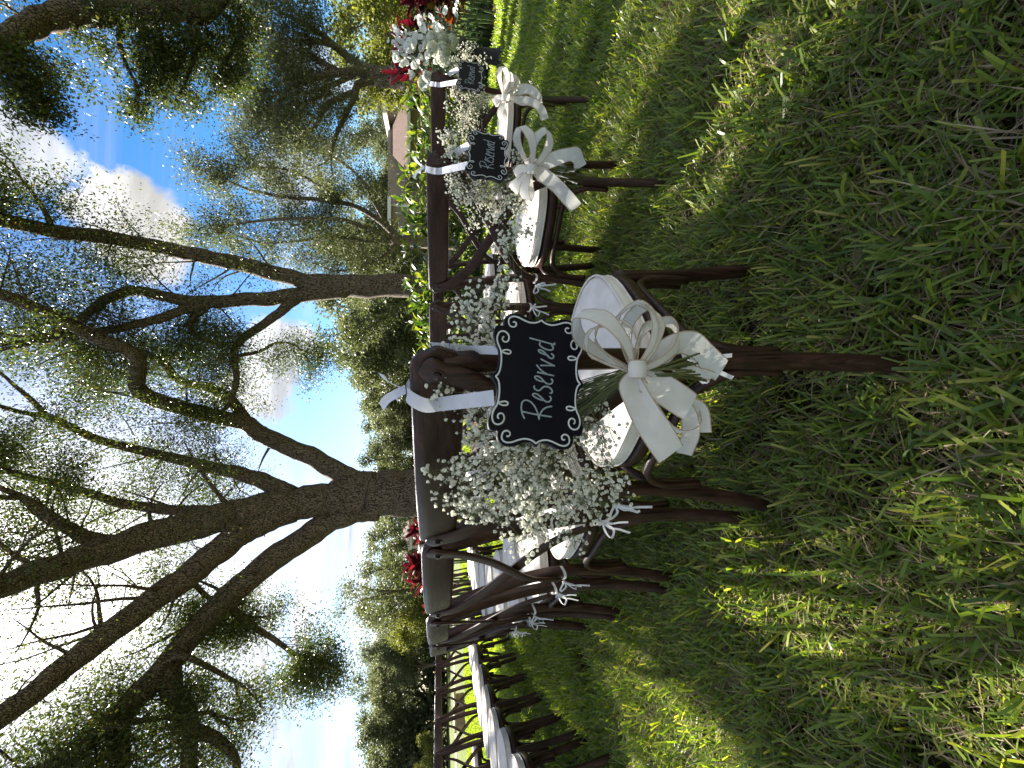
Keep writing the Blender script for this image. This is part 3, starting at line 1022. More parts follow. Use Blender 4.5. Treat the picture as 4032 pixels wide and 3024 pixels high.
# dark undergrowth closing the gaps below the far crowns
UNDER = leaf_material('undergrowth_leaf', [(0.0, (0.030, 0.040, 0.020)), (0.6, (0.055, 0.070, 0.034)), (1.0, (0.10, 0.115, 0.055))], 0.3, 0.6)
gu = np.random.default_rng(77)
nU = 16000
th = gu.uniform(-0.95, 0.85, nU)
rr = gu.uniform(50, 56, nU)
hmax = 3.1 + 0.9 * np.sin(th * 23) + 0.7 * np.sin(th * 51 + 1)
PU = np.column_stack([rr * np.sin(th), rr * np.cos(th), gu.uniform(0, 1, nU) ** 0.8 * hmax])
tag(obj('undergrowth', leaves_mesh('undergrowth', PU, 3.0, 0.28, 0.42, UNDER, 78, 0.6)), 'dark tangled undergrowth closing the view below the far trees', 'undergrowth', kind='stuff')
# ------------------------------------------------------------------ ground, path, beds, grass
def ground_material():
    m, N, b = principled('lawn_soil', (0.05, 0.07, 0.02), 0.95, 0.1)
    co = N.n('ShaderNodeTexCoord').outputs['Object']
    dist = N.vmath('LENGTH', co, out=1)
    n1 = N.noise(co, 0.35, 5.0)
    n2 = N.noise(co, 6.0, 6.0, 0.7)
    far = N.ramp(N.math('ADD', N.math('MULTIPLY', n1, 0.5), N.math('MULTIPLY', n2, 0.5)), [(0.3, (0.050, 0.072, 0.010)), (0.55, (0.080, 0.100, 0.016)), (0.8, (0.11, 0.12, 0.026))])
    near = N.ramp(N.noise(co, 60.0, 5.0, 0.7), [(0.3, (0.016, 0.018, 0.007)), (0.55, (0.045, 0.042, 0.018)), (0.8, (0.10, 0.08, 0.042))])
    c = N.mix(N.remap(dist, 7.0, 15.0), near, far)
    N.set(b.inputs['Base Color'], c)
    bp = N.n('ShaderNodeBump', {'Strength': 0.8, 'Distance': 0.03, 'Height': N.noise(co, 40.0, 5.0, 0.8)})
    N.set(b.inputs['Normal'], bp.outputs[0])
    return m


GS = 900.0
tag(obj('ground', make_mesh('ground', [(-GS, -GS, 0), (GS, -GS, 0), (GS, GS, 0), (-GS, GS, 0)], [(0, 1, 2, 3)], [ground_material()])), kind='structure')


def flat_patch(name, outline, z, mat):
    n = len(outline)
    v = [(x, y, z) for x, y in outline]
    return tag(obj(name, make_mesh(name, v, [tuple(range(n))], [mat])), kind='structure')


def mulch_material():
    m, N, b = principled('bark_mulch', (0.06, 0.035, 0.02), 0.95, 0.1)
    co = N.n('ShaderNodeTexCoord').outputs['Object']
    v = N.n('ShaderNodeTexVoronoi', {'Vector': N.vmath('MULTIPLY', co, (1, 1.6, 1)), 'Scale': 22.0})
    c = N.ramp(N.n('ShaderNodeSeparateColor', {0: v.outputs[1]}).outputs[0], [(0.0, (0.022, 0.012, 0.008)), (0.6, (0.07, 0.038, 0.024)), (1.0, (0.16, 0.09, 0.06))])
    N.set(b.inputs['Base Color'], c)
    bp = N.n('ShaderNodeBump', {'Strength': 1.0, 'Distance': 0.03, 'Height': v.outputs[0]})
    N.set(b.inputs['Normal'], bp.outputs[0])
    return m


MULCH = mulch_material()


def path_material():
    m, N, b = principled('pink_paving', (0.42, 0.27, 0.22), 0.85, 0.2)
    co = N.n('ShaderNodeTexCoord').outputs['Object']
    c = N.mix(N.remap(N.noise(co, 3.0, 6.0), 0.3, 0.7), (0.20, 0.115, 0.095, 1), (0.29, 0.175, 0.145, 1))
    N.set(b.inputs['Base Color'], c)
    return m


# bed in front of the ginger hedge; its lawn edge runs away from the flower arrangement
def wavy(pts, amp=0.05, n=8):
    out = []
    for i in range(len(pts)):
        a, b = Vector((*pts[i], 0)), Vector((*pts[(i + 1) % len(pts)], 0))
        for k in range(n):
            p = a.lerp(b, k / n)
            out.append((p.x + rng.uniform(-amp, amp), p.y + rng.uniform(-amp, amp)))
    return out


e1 = on_z(1968, 60, 0.0)
e2 = on_z(1945, 330, 0.0)
BED = [(e1.x + 4.0, e1.y - 0.2), (e1.x, e1.y), (e2.x, e2.y), (3.0, 7.3), (0.6, 8.0), (-0.4, 8.4), (-0.4, 9.6), (12, 9.6)]
flat_patch('mulch_bed', wavy(BED), 0.006, MULCH)
OB = [(oak_base.x + 1.9 * math.cos(a) * 1.25, oak_base.y + 1.7 * math.sin(a)) for a in np.linspace(0, 2 * math.pi, 20)[:-1]]
flat_patch('oak_bed', wavy(OB, 0.06, 2), 0.006, MULCH)
PATH_W = []
pa, pb = on_z(1790, 2540, 0), on_z(1802, 3100, 0)
dv = (pb - pa).normalized()
pa2, pb2 = pa - dv * 60, pb + dv * 40
flat_patch('path', [(pa2.x, pa2.y), (pa2.x, pa2.y + 3.4), (pb2.x, pb2.y + 3.4), (pb2.x, pb2.y)][::-1], 0.012, path_material())


# --- grass blades: clump meshes scattered over the lawn
GRASS = leaf_material('st_augustine_blade', [(0.0, (0.068, 0.120, 0.028)), (0.45, (0.155, 0.220, 0.038)), (0.8, (0.245, 0.290, 0.048)), (1.0, (0.38, 0.36, 0.09))], 0.48, 0.36, spec=0.45, tcol=(1.75, 1.8, 0.45))
DRY = leaf_material('dry_thatch', [(0.0, (0.13, 0.10, 0.058)), (0.5, (0.27, 0.21, 0.125)), (1.0, (0.43, 0.35, 0.22))], 0.25, 0.7, tcol=(1.05, 1.0, 0.8))


def grass_clump(name, seed, nb, nd, rad, hmin, hmax, wid, segs=3, lean=0.9):
    g = np.random.default_rng(seed)
    V, F, M, T = [], [], [], []

    def blade(base, az, L, w, bend0, bend1, m, tint, blunt):
        d = np.array([math.cos(az), math.sin(az), 0])
        s = np.array([-math.sin(az), math.cos(az), 0])
        tw = g.uniform(-0.6, 0.6)
        p = np.array(base, dtype=float)
        b = len(V)
        for i in range(segs + 1):
            q = i / segs
            ang = bend0 + (bend1 - bend0) * q
            ww = w * (1.0 if q < 0.7 else (0.82 if blunt else 0.25)) * (0.7 + 0.3 * min(1, q * 3))
            sv = s * math.cos(tw * q) + np.array([0, 0, 1]) * math.sin(tw * q)
            V.append(p - sv * ww / 2)
            V.append(p + sv * ww / 2)
            T.extend([tint, tint])
            if i < segs:
                p = p + (d * math.sin(ang) + np.array([0, 0, 1]) * math.cos(ang)) * (L / segs)
        for i in range(segs):
            a = b + i * 2
            F.append((a, a + 1, a + 3, a + 2))
            M.append(m)

    for i in range(nb):
        r = rad * math.sqrt(g.random())
        a = g.uniform(0, 2 * math.pi)
        L = g.uniform(hmin, hmax)
        bl = g.random() < 0.75
        blade((r * math.cos(a), r * math.sin(a), 0.0), g.uniform(0, 2 * math.pi), L, wid * g.uniform(0.7, 1.2), g.uniform(0.05, 0.6) * lean, g.uniform(0.4, 1.45) * lean, 0,
              min(1, max(0, g.normal(0.45, 0.25))), bl)
    for i in range(nd):
        r = rad * math.sqrt(g.random())
        a = g.uniform(0, 2 * math.pi)
        blade((r * math.cos(a), r * math.sin(a), g.uniform(0.004, 0.03)), g.uniform(0, 2 * math.pi), g.uniform(hmin * 0.6, hmax * 0.9), wid * g.uniform(0.25, 0.6), g.uniform(0.5, 1.4), g.uniform(1.1, 1.75), 1,
              g.random(), False)
    return make_mesh(name, np.array(V), np.array(F), [GRASS, DRY], M, attrs={'tint': T})


def grass_field(name, clumps, pts, scl, label):
    """one stuff object: clump meshes instanced on points"""
    lib = bpy.data.collections.new(name + '_clumps')
    for i, me in enumerate(clumps):
        o = bpy.data.objects.new(f'{name}_clump', me)
        lib.objects.link(o)
    P = np.asarray(pts)
    n = len(P)
    me = bpy.data.meshes.new(name)
    me.vertices.add(n)
    me.vertices.foreach_set('co', P.astype(np.float32).ravel())
    a = me.attributes.new('scl', 'FLOAT', 'POINT')
    a.data.foreach_set('value', np.asarray(scl, dtype=np.float32))
    a = me.attributes.new('rot', 'FLOAT', 'POINT')
    a.data.foreach_set('value', nrng.uniform(0, 6.283, n).astype(np.float32))
    a = me.attributes.new('idx', 'INT', 'POINT')
    a.data.foreach_set('value', nrng.integers(0, len(clumps), n).astype(np.int32))
    for m in (GRASS, DRY):
        me.materials.append(m)
    o = obj(name, me)
    ng = bpy.data.node_groups.new(name + '_scatter', 'GeometryNodeTree')
    ng.interface.new_socket('Geometry', in_out='INPUT', socket_type='NodeSocketGeometry')
    ng.interface.new_socket('Geometry', in_out='OUTPUT', socket_type='NodeSocketGeometry')
    nd, lk = ng.nodes, ng.links
    gi, go = nd.new('NodeGroupInput'), nd.new('NodeGroupOutput')
    ci = nd.new('GeometryNodeCollectionInfo')
    ci.inputs['Collection'].default_value = lib
    ci.inputs['Separate Children'].default_value = True
    ci.inputs['Reset Children'].default_value = True
    ip = nd.new('GeometryNodeInstanceOnPoints')
    ip.inputs['Pick Instance'].default_value = True

    def attr(nm, ty):
        x = nd.new('GeometryNodeInputNamedAttribute')
        x.data_type = ty
        x.inputs['Name'].default_value = nm
        return x.outputs['Attribute']
    cx = nd.new('ShaderNodeCombineXYZ')
    lk.new(attr('rot', 'FLOAT'), cx.inputs[2])
    lk.new(gi.outputs[0], ip.inputs['Points'])
    lk.new(ci.outputs[0], ip.inputs['Instance'])
    lk.new(attr('idx', 'INT'), ip.inputs['Instance Index'])
    er = nd.new('FunctionNodeEulerToRotation')
    lk.new(cx.outputs[0], er.inputs[0])
    lk.new(er.outputs[0], ip.inputs['Rotation'])
    lk.new(attr('scl', 'FLOAT'), ip.inputs['Scale'])
    lk.new(ip.outputs[0], go.inputs[0])
    md = o.modifiers.new('scatter', 'NODES')
    md.node_group = ng
    return tag(o, label, 'grass', kind='stuff')


def inside(poly, x, y):
    c = False
    j = len(poly) - 1
    for i in range(len(poly)):
        xi, yi = poly[i]
        xj, yj = poly[j]
        if (yi > y) != (yj > y) and x < (xj - xi) * (y - yi) / (yj - yi) + xi:
            c = not c
        j = i
    return c


def scatter(x0, x1, y0, y1, dens, rmin, rmax):
    n = int((x1 - x0) * (y1 - y0) * dens)
    X = nrng.uniform(x0, x1, n)
    Y = nrng.uniform(y0, y1, n)
    D = np.hypot(X, Y)
    k = (D >= rmin) & (D < rmax) & (np.abs(X) < 1.25 * np.maximum(Y, 0) + 1.1)
    out = [(x, y) for x, y in zip(X[k], Y[k]) if not inside(BED, x, y) and not inside(OB, x, y)]
    return out


def field(name, clumps, xy, s0, s1, label):
    xy = np.array(xy)
    # patchiness: some places longer, some worn
    ph = np.sin(xy[:, 0] * 5.1 + 1.3) * np.sin(xy[:, 1] * 4.3 + 0.4) + 0.6 * np.sin(xy[:, 0] * 11.7 + xy[:, 1] * 7.9)
    scl = nrng.uniform(s0, s1, len(xy)) * (1 + 0.12 * ph)
    pts = np.column_stack([xy, nrng.uniform(-0.006, 0.004, len(xy))])
    return grass_field(name, clumps, pts, scl, label)


near_cl = [grass_clump('grass_clump', 200 + i, 38, 22 + (i % 3) * 14, 0.08, 0.040, 0.115, 0.0060, 4, 1.22) for i in range(9)]
field('near_grass', near_cl, scatter(-4.2, 4.2, -0.6, 3.0, 330, 0, 2.6), 0.74, 1.08, 'coarse green grass blades with dry straw underfoot by the aisle chairs')
mid_cl = [grass_clump('grass_clump', 300 + i, 38, 20, 0.11, 0.045, 0.11, 0.0082, 3, 1.12) for i in range(7)]
field('middle_grass', mid_cl, scatter(-9, 9, 0, 7.5, 120, 2.5, 6.2), 0.85, 1.15, 'green lawn grass between the chair rows')
far_cl = [grass_clump('grass_clump', 400 + i, 46, 10, 0.2, 0.06, 0.11, 0.014, 2) for i in range(5)]
field('far_grass', far_cl, scatter(-18, 16, 1, 16, 42, 6.0, 15.5), 0.85, 1.15, 'green lawn grass beyond the chairs')
# ------------------------------------------------------------------ reserved signs, ribbons, baby's breath bunches with bows
def board_material():
    m, N, b = principled('chalkboard_black', (0.0028, 0.003, 0.008), 0.34, 0.16)
    co = N.n('ShaderNodeTexCoord').outputs['Object']
    N.set(b.inputs['Roughness'], N.remap(N.noise(co, 30.0, 4.0), 0.3, 0.7, 0.33, 0.5))
    return m


BOARD = board_material()
BOARD_EDGE = principled('board_edge_black', (0.012, 0.012, 0.015), 0.6, 0.3)[0]
CHALK = principled('white_border_ink', (0.62, 0.63, 0.62), 0.7, 0.2)[0]
MARKER = principled('grey_chalk_marker', (0.28, 0.32, 0.34), 0.75, 0.2)[0]
SATIN = cloth_material('white_satin_ribbon', (0.78, 0.79, 0.86), 0.3, 0.45)
IVORY = cloth_material('ivory_wired_ribbon', (0.90, 0.875, 0.82), 0.42, 0.42)
GOLD = principled('beige_ribbon_wire_edge', (0.46, 0.36, 0.25), 0.5, 0.4)[0]
STEM = leaf_material('flower_stem_green', [(0.0, (0.085, 0.105, 0.035)), (1.0, (0.15, 0.165, 0.06))], 0.15, 0.5)
PETAL = leaf_material('gypsophila_white', [(0.0, (0.80, 0.78, 0.66)), (1.0, (0.91, 0.90, 0.83))], 0.3, 0.7, tcol=(1, 1, 0.92), attr='objrand')

QUAD = [(0, .705), (.05, .675), (.12, .632), (.25, .612), (.40, .624), (.52, .668), (.62, .712), (.70, .715), (.765, .690), (.79, .640), (.782, .595), (.805, .568), (.87, .572),
        (.94, .540), (.985, .480), (1.0, .400), (.990, .310), (.945, .210), (.922, .120), (.932, .050), (.985, 0)]
BORDER = [
    [(0, .650), (.035, .615), (.10, .590), (.22, .578), (.34, .585), (.42, .605), (.50, .645), (.59, .662), (.67, .635), (.695, .575), (.67, .515), (.615, .485), (.555, .495), (.53, .535),
     (.55, .575), (.59, .582), (.612, .560)],
    [(.38, .590), (.365, .540), (.355, .480), (.375, .445), (.405, .455), (.415, .510), (.400, .560), (.38, .590)],
    [(.935, 0), (.905, .035), (.880, .10), (.875, .18), (.900, .27), (.935, .36), (.940, .44), (.905, .495), (.845, .505), (.790, .480), (.775, .430), (.800, .390), (.840, .390), (.858, .420), (.845, .438)],
]
LET = [
    [(445, 1138), (520, 1148), (610, 1160), (700, 1167), (775, 1172)],
    [(472, 1218), (450, 1180), (436, 1120), (440, 1060), (462, 1028), (500, 1018), (550, 1040), (590, 1090), (615, 1150), (630, 1215)],
    [(630, 1215), (636, 1170), (665, 1115), (705, 1080), (745, 1064), (780, 1058)],
    [(682, 1006), (630, 992), (585, 972), (566, 952), (582, 938), (620, 944), (665, 975), (700, 1008), (735, 1018), (765, 1000), (772, 972), (755, 952)],
    [(592, 855), (588, 880), (615, 903), (648, 903), (672, 880), (700, 858), (740, 855), (775, 872), (792, 900), (782, 922), (760, 920)],
    [(715, 802), (660, 800), (612, 780), (600, 760), (620, 748), (660, 758), (700, 795), (735, 822), (775, 822), (800, 800), (798, 775), (782, 762)],
    [(620, 700), (700, 710), (815, 724)],
    [(740, 715), (690, 690), (650, 655), (622, 620)],
    [(664, 540), (740, 572), (825, 605)],
    [(826, 607), (740, 615), (658, 622)],
    [(762, 502), (700, 488), (660, 472), (648, 455), (668, 446), (710, 465), (750, 505), (785, 530), (815, 522), (818, 492), (790, 475)],
    [(545, 325), (640, 340), (740, 357), (836, 372), (826, 348)],
    [(668, 362), (660, 388), (690, 415), (740, 435), (790, 436), (815, 418), (812, 390), (792, 380)],
]


def make_sign(label, px, py, dist, psi, roll, half_w, lean=0.0):
    ctr = at(px, py, dist)
    root = thing('reserved_sign', label, 'sign', ctr, 0, None)
    ca, sa = math.cos(psi), math.sin(psi)
    er = Vector((ca, sa, 0))
    en = Vector((sa, -ca, 0))
    eu = Vector((0, 0, 1))
    eu = (eu + en * lean).normalized()
    en = er.cross(eu) * 1.0
    cr, sr = math.cos(roll), math.sin(roll)
    ax = er * cr - eu * sr
    ay = er * sr + eu * cr

    def P(x, y, z=0.0):
        return (ax * x + ay * y) * half_w + en * z
    top = QUAD
    outline = [(x, y) for x, y in top]
    outline += [(x, -y) for x, y in reversed(top[:-1])]
    outline += [(-x, -y) for x, y in top[1:]]
    outline += [(-x, y) for x, y in reversed(top[1:-1])]
    oc = [Vector((x, y, 0)) for x, y in outline]
    oc = catmull(oc + [oc[0]], 2)[:-1]
    th = 0.011
    mb = MB()
    n = len(oc)
    rings = [(0.985, -th / 2), (1.0, -th / 2 + 0.001), (1.0, th / 2 - 0.0012), (0.988, th / 2)]
    v = []
    for sc, z in rings:
        v += [P(p.x * sc, p.y * sc, z) for p in oc]
    f = []
    for r in range(3):
        for j in range(n):
            a, b = r * n + j, r * n + (j + 1) % n
            f.append((a, b, b + n, a + n))
    mb.add(v, f, 1)
    c0, c1 = len(v), len(v) + 1
    mb.add([P(0, 0, th / 2)] + [P(p.x * 0.988, p.y * 0.988, th / 2) for p in oc], [(0, 1 + (j + 1) % n, 1 + j) for j in range(n)], 0)
    mb.add([P(0, 0, -th / 2)] + [P(p.x * 0.985, p.y * 0.985, -th / 2) for p in oc], [(0, 1 + j, 1 + (j + 1) % n) for j in range(n)], 1)
    mb.build('board', [BOARD, BOARD_EDGE], root, smooth=False)
    bd = MB()
    zf = th / 2 + 0.0003
    for sx in (1, -1):
        for sy in (1, -1):
            for st in BORDER:
                pts = [P(x * sx, y * sy, zf) for x, y in st]
                bd.sweep(catmull(pts, 3), 0.0140 * half_w, 0.007 * half_w, n=6)
    bd.build('scroll_border', CHALK, root)
    lt = MB()
    for st in LET:
        jx, jy = rng.uniform(-5, 5), rng.uniform(-7, 7)
        pts = [P(-(cy + jy - 785) / 735.0, -(cx + jx + (cy - 785) * 0.07 - 640) / 735.0, zf) for cx, cy in st]
        lt.sweep(catmull(pts, 3), 0.0135 * half_w, n=6)
    lt.build('lettering', MARKER, root)
    return root, ctr, P, en


def strap(root, ctr, pts, w, name='hanging_ribbon', side=None):
    mb = MB()
    path = catmull([Vector(p) - ctr for p in pts], 6)
    mb.ribbon(path, side, w, cup=0.04)
    return mb.build(name, SATIN, root)


def chair_pt(key, k, x, y, z):
    c = CHAIRS[(key, k)]
    m = Matrix.Translation(c.location) @ Matrix.Rotation(c.rotation_euler.z, 4, 'Z') @ Matrix.Diagonal((*c.scale, 1))
    return m @ Vector((x, y, z))


def hang(sign, key, xr):
    """front strap over the rail, second strap round the end, and the tied ends on top"""
    root, ctr, P, en = sign
    a = ctr + P(-0.30 if key == 'near' else -0.45, 0.64, -0.004)
    sd = chair_pt(key, 0, 1, 0, 0) - chair_pt(key, 0, 0, 0, 0)
    rail_b = chair_pt(key, 0, xr, -0.302, 0.860)
    rail_t = chair_pt(key, 0, xr, -0.280, 0.8825)
    rail_f = chair_pt(key, 0, xr, -0.255, 0.8800)
    low = chair_pt(key, 0, xr, -0.304, 0.815)
    low = chair_pt(key, 0, xr, -0.300, 0.838)
    strap(root, ctr, [a, a.lerp(low, 0.35), a.lerp(low, 0.7), low, rail_b, rail_t, rail_f], 0.020, side=Vector((1, 0, 0)) if key == 'near' else sd)
    b = ctr + P(0.42, 0.62, -0.004)
    e0 = chair_pt(key, 0, 0.243, -0.240, 0.800)
    e1 = chair_pt(key, 0, 0.236, -0.225, 0.850)
    strap(root, ctr, [b, b.lerp(e0, 0.5) + Vector((0, 0, 0.004)), e0, e1], [0.020] * 19, side=(sd * 0.5 + Vector((0, 0, 0.5))))
    # tied ends standing up
    kx = chair_pt(key, 0, xr, -0.268, 0.886)
    mb = MB()
    for dx, dz, dy in ((-0.035, 0.035, -0.01), (0.030, 0.030, 0.012), (-0.02, 0.014, 0.02)):
        d = sd * dx + Vector((0, 0, dz))
        p = [kx - ctr, kx - ctr + d * 0.5 + Vector((0, 0, 0.008)), kx - ctr + d + Vector((0, 0, 0.002))]
        mb.ribbon(catmull(p, 4), Vector((0.3, 0.6, 0.6)), 0.016, cup=0.1)
    mb.build('ribbon_knot', SATIN, root)


S1 = make_sign('large black Reserved sign with white scroll border, hung on the chair with the biggest bow', 2117, 1500, 0.485, R(9), R(5.0), 0.0865)
hang(S1, 'near', 0.190)
S2 = make_sign('mid-sized black Reserved sign hung between the large and the small sign', 1919, 616, 1.16, R(16), R(4), 0.090)
hang(S2, 'middle', 0.205)
S3 = make_sign('small black Reserved sign hung beside the tall white flower arrangement', 1851, 302, 1.80, R(14), R(3), 0.090)
hang(S3, 'front', 0.20)


# blossoms: a ruffled double cup
def blossom_mesh(seed, r=0.0042):
    g = random.Random(seed)
    v, f = [], []
    for layer, (rr, zz, tilt) in enumerate(((1.0, 0.15, 0.30), (0.75, 0.35, 0.55), (0.45, 0.55, 0.7))):
        k = 7 if layer < 2 else 5
        c = len(v)
        v.append((0, 0, r * (zz - 0.3)))
        for j in range(k):
            a = 2 * math.pi * (j + layer * 0.5) / k
            q = r * rr * g.uniform(0.8, 1.15)
            v.append((q * math.cos(a), q * math.sin(a), r * (zz + tilt * g.uniform(0.6, 1.2))))
        for j in range(k):
            f.append((c, c + 1 + j, c + 1 + (j + 1) % k))
    # green cup below
    return make_mesh('blossom', v, f, [PETAL], smooth=False)


BLOSSOMS = [blossom_mesh(i, 0.0038) for i in range(6)]
BUDS = [blossom_mesh(20 + i, 0.0021) for i in range(3)]


def bouquet(label, K, sprays, n_bl, maxparts, bow, scale, er, eu, en, stem_dir):
    """sprays: list of (centre, radius, weight)"""
    root = thing('gypsophila_bouquet', label, 'bouquet', K, 0, None)
    g = random.Random(hash(label) % 1000 if False else int(K.x * 1000) + 77)
    st = MB()
    tips = []
    axis = sum(((c - K) * wt for c, rad, wt in sprays), Vector()).normalized()
    for c, rad, wt in sprays:
        for q in range(wt):
            node = c + vrand(g) * rad * g.random() ** 0.5
            rel = node - K
            mid = rel * 0.22 + axis * (rel.length * 0.36) + vrand(g) * 0.012
            path = catmull([Vector((0, 0, 0)) + vrand(g) * 0.008, mid, rel], 5)
            st.sweep(path, [0.0009 * (1 - 0.6 * i / (len(path) - 1)) for i in range(len(path))], n=4, cap=False)
            d = (rel - mid).normalized()
            nsub = n_bl
            hubs = [(rel, d)]
            for h in range(3):
                dd = (d + vrand(g) * 0.9).normalized()
                e = rel + dd * g.uniform(0.015, 0.032)
                st.sweep([rel - d * 0.02, rel, e], 0.0006, n=3, cap=False)
                hubs.append((e, dd))
            for b in range(nsub):
                hp, hd = hubs[g.randrange(len(hubs))]
                dd = (hd * 0.6 + vrand(g) + Vector((0, 0, 0.25))).normalized()
                e = hp + dd * g.uniform(0.006, 0.030)
                st.sweep([hp, hp.lerp(e, 0.55) + vrand(g) * 0.002, e], 0.00042, n=3, cap=False)
                tips.append((e, dd, g.random() < 0.22))
    # cut stem ends below the tie
    for q in range(26):
        s = stem_dir + vrand(g) * 0.22
        s.normalize()
        st.sweep([vrand(g) * 0.006, s * 0.03 * scale + vrand(g) * 0.004, s * g.uniform(0.055, 0.095) * scale], 0.0014, n=5)
    # stalk bundle just above the tie
    for q in range(16):
        c, rad, wt = sprays[g.randrange(len(sprays))]
        s = (axis + (c - K).normalized() * 0.4).normalized()
        st.sweep([vrand(g) * 0.006, s * 0.06 + vrand(g) * 0.006], 0.0012, n=4)
    me = st.mesh('stems', STEM)
    a = me.attributes.new('tint', 'FLOAT', 'POINT')
    a.data.foreach_set('value', nrng.uniform(0, 1, len(me.vertices)).astype(np.float32))
    obj('stems', me, root)
    g.shuffle(tips)
    tips.sort(key=lambda t: -(t[0].dot(en)))
    rest = MB()
    for i, (e, dd, bud) in enumerate(tips):
        rot = dd.to_track_quat('Z', 'Y')
        sc = g.uniform(0.8, 1.2)
        src = BUDS[i % 3] if bud else BLOSSOMS[i % 6]
        if i % max(1, len(tips) // maxparts) == 0 and not bud:
            o = obj('blossom', src, root, loc=e, scale=(sc, sc, sc))
            o.rotation_mode = 'QUATERNION'
            o.rotation_quaternion = rot
        else:
            rest.add([e + rot @ (Vector(v.co) * sc) for v in src.vertices], [tuple(p.vertices) for p in src.polygons])
    tag(rest.build('blossoms', PETAL, root, smooth=False), kind='stuff')
    # bow
    for ent in bow:
        kind, pts, w = ent[0], ent[1], ent[2]
        alpha = ent[3] if len(ent) > 3 else 0.7
        mb = MB()
        u = 0.000149 * scale

        def V(p):
            return (er * p[0] + eu * p[1]) * u + en * (p[2] * u if len(p) > 2 else 0.0)
        if kind == 'loop':
            tip = V(pts)
            d = tip.normalized()
            L = tip.length
            perp = en.cross(d).normalized()
            side = perp * math.cos(alpha) + en * math.sin(alpha)
            off = d.cross(side).normalized()
            op = L * 0.32
            path = [en * 0.010 * scale, d * L * 0.35 + off * op * 0.75 + en * 0.008 * scale, d * L * 0.75 + off * op, d * L + off * op * 0.1, d * L * 0.78 - off * op * 0.8, d * L * 0.4 - off * op * 0.55, en * 0.006 * scale]
            path = catmull(path, 6)
            k = len(path)
            ws = [0.86 * w * (0.28 + 0.72 * min(1.0, 2.6 * min(i, k - 1 - i) / (k - 1))) for i in range(k)]
            sd = [side + vrand(g) * 0.03 + d * 0.20 * math.sin(i * 0.5) for i in range(k)]
            mb.ribbon(path, sd, ws, edge=0.0007 * max(1.0, scale * 0.55), cup=0.05)
            mb.build('bow_loop', [IVORY, GOLD], root)
        elif kind == 'tail':
            path = catmull([en * 0.008 * scale] + [V(p) for p in pts], 6)
            k = len(path)
            ws = [w * (0.4 + 0.6 * min(1.0, 4 * i / (k - 1))) for i in range(k)]
            d = (path[-1] - path[0]).normalized()
            perp = en.cross(d).normalized()
            side = perp * math.cos(alpha) + en * math.sin(alpha)
            sd = [side + vrand(g) * 0.03 + en * 0.20 * math.sin(i * 0.5 + 1) for i in range(k)]
            mb.ribbon(path, sd, ws, edge=0.0007 * max(1.0, scale * 0.55), cup=0.05)
            mb.build('ribbon_tail', [IVORY, GOLD], root)
        elif kind == 'knot':
            c = V(pts)
            r = ent[4] * u
            ring = [c + en * (0.012 * scale) + eu * (r * math.cos(a)) * 0.9 + en * (r * 0.75 * math.sin(a)) for a in np.linspace(-0.3, 2 * math.pi - 0.6, 18)]
            mb.ribbon(ring, er, w, edge=0.0007 * max(1.0, scale * 0.55), cup=0.12)
            mb.build('bow_knot', [IVORY, GOLD], root)
    return root


def crop1(x, y):
    return (2150 + 0.4521 * x, 1100 + 0.4521 * y)


K1 = at(*crop1(740, 810), 0.445)
er, eu, en = Vector((1, 0, 0)), Vector((0, 0, 1)), Vector((0, -1, 0))
SP1 = [(at(2050, 1840, 0.62), 0.085, 14), (at(1850, 1800, 0.64), 0.06, 8), (at(2220, 1850, 0.60), 0.075, 11), (at(2080, 2000, 0.68), 0.07, 8), (at(1900, 1960, 0.68), 0.06, 7),
       (at(2320, 1720, 0.56), 0.05, 5), (at(2150, 1690, 0.56), 0.06, 8), (at(2330, 1930, 0.64), 0.05, 6), (at(2180, 2060, 0.70), 0.05, 5),
       (at(1870, 1390, 0.60), 0.05, 6), (at(1960, 1330, 0.62), 0.05, 6), (at(1840, 1510, 0.58), 0.035, 4), (at(1990, 1620, 0.58), 0.05, 5), (at(1920, 1250, 0.66), 0.04, 3),
       (at(1960, 1130, 0.70), 0.035, 2), (at(2010, 1010, 0.74), 0.035, 2), (at(2030, 940, 0.78), 0.03, 2)]
BOW1 = [('loop', (470, 450, -60), 0.030, 0.35), ('loop', (420, 270, 40), 0.024, 1.0), ('loop', (570, -20, 60), 0.030, 0.95), ('loop', (560, -120, 0), 0.028, 0.3), ('loop', (430, -340, 20), 0.028, 0.75), ('loop', (330, 380, 20), 0.024, 1.1),
        ('loop', (-420, -620, -40), 0.028, 1.15),
        ('tail', [(90, -150, 80), (230, -330, 120), (230, -520, 110), (90, -720, 60), (20, -850, 20)], 0.030, 0.35),
        ('tail', [(-70, -130, 80), (-160, -260, 110), (-290, -470, 120)], 0.036, 0.1),
        ('tail', [(-150, 0, 60), (-380, -100, 100), (-680, -300, 110)], 0.037, 0.15),
        ('tail', [(-150, -300, 20), (-330, -520, 0), (-520, -560, 0), (-700, -480, 20)], 0.022, 0.9),
        ('tail', [(60, -120, 30), (60, -330, 30), (20, -560, 30), (-30, -760, 20)], 0.012, 0.5),
        ('tail', [(-60, -160, 30), (-200, -400, 20), (-300, -640, 20), (-520, -700, 10)], 0.014, 0.7),
        ('knot', (20, 20, 60), 0.021, 0.0, 75)]
bouquet("white baby's breath bunch behind the large Reserved sign, tied with a wide ivory bow", K1, SP1, 34, 300, BOW1, 1.0, er, eu, en, Vector((0.10, -0.3, -1)).normalized())


def crop3(x, y):
    return (1750 + 0.4219 * x, 150 + 0.4219 * y)


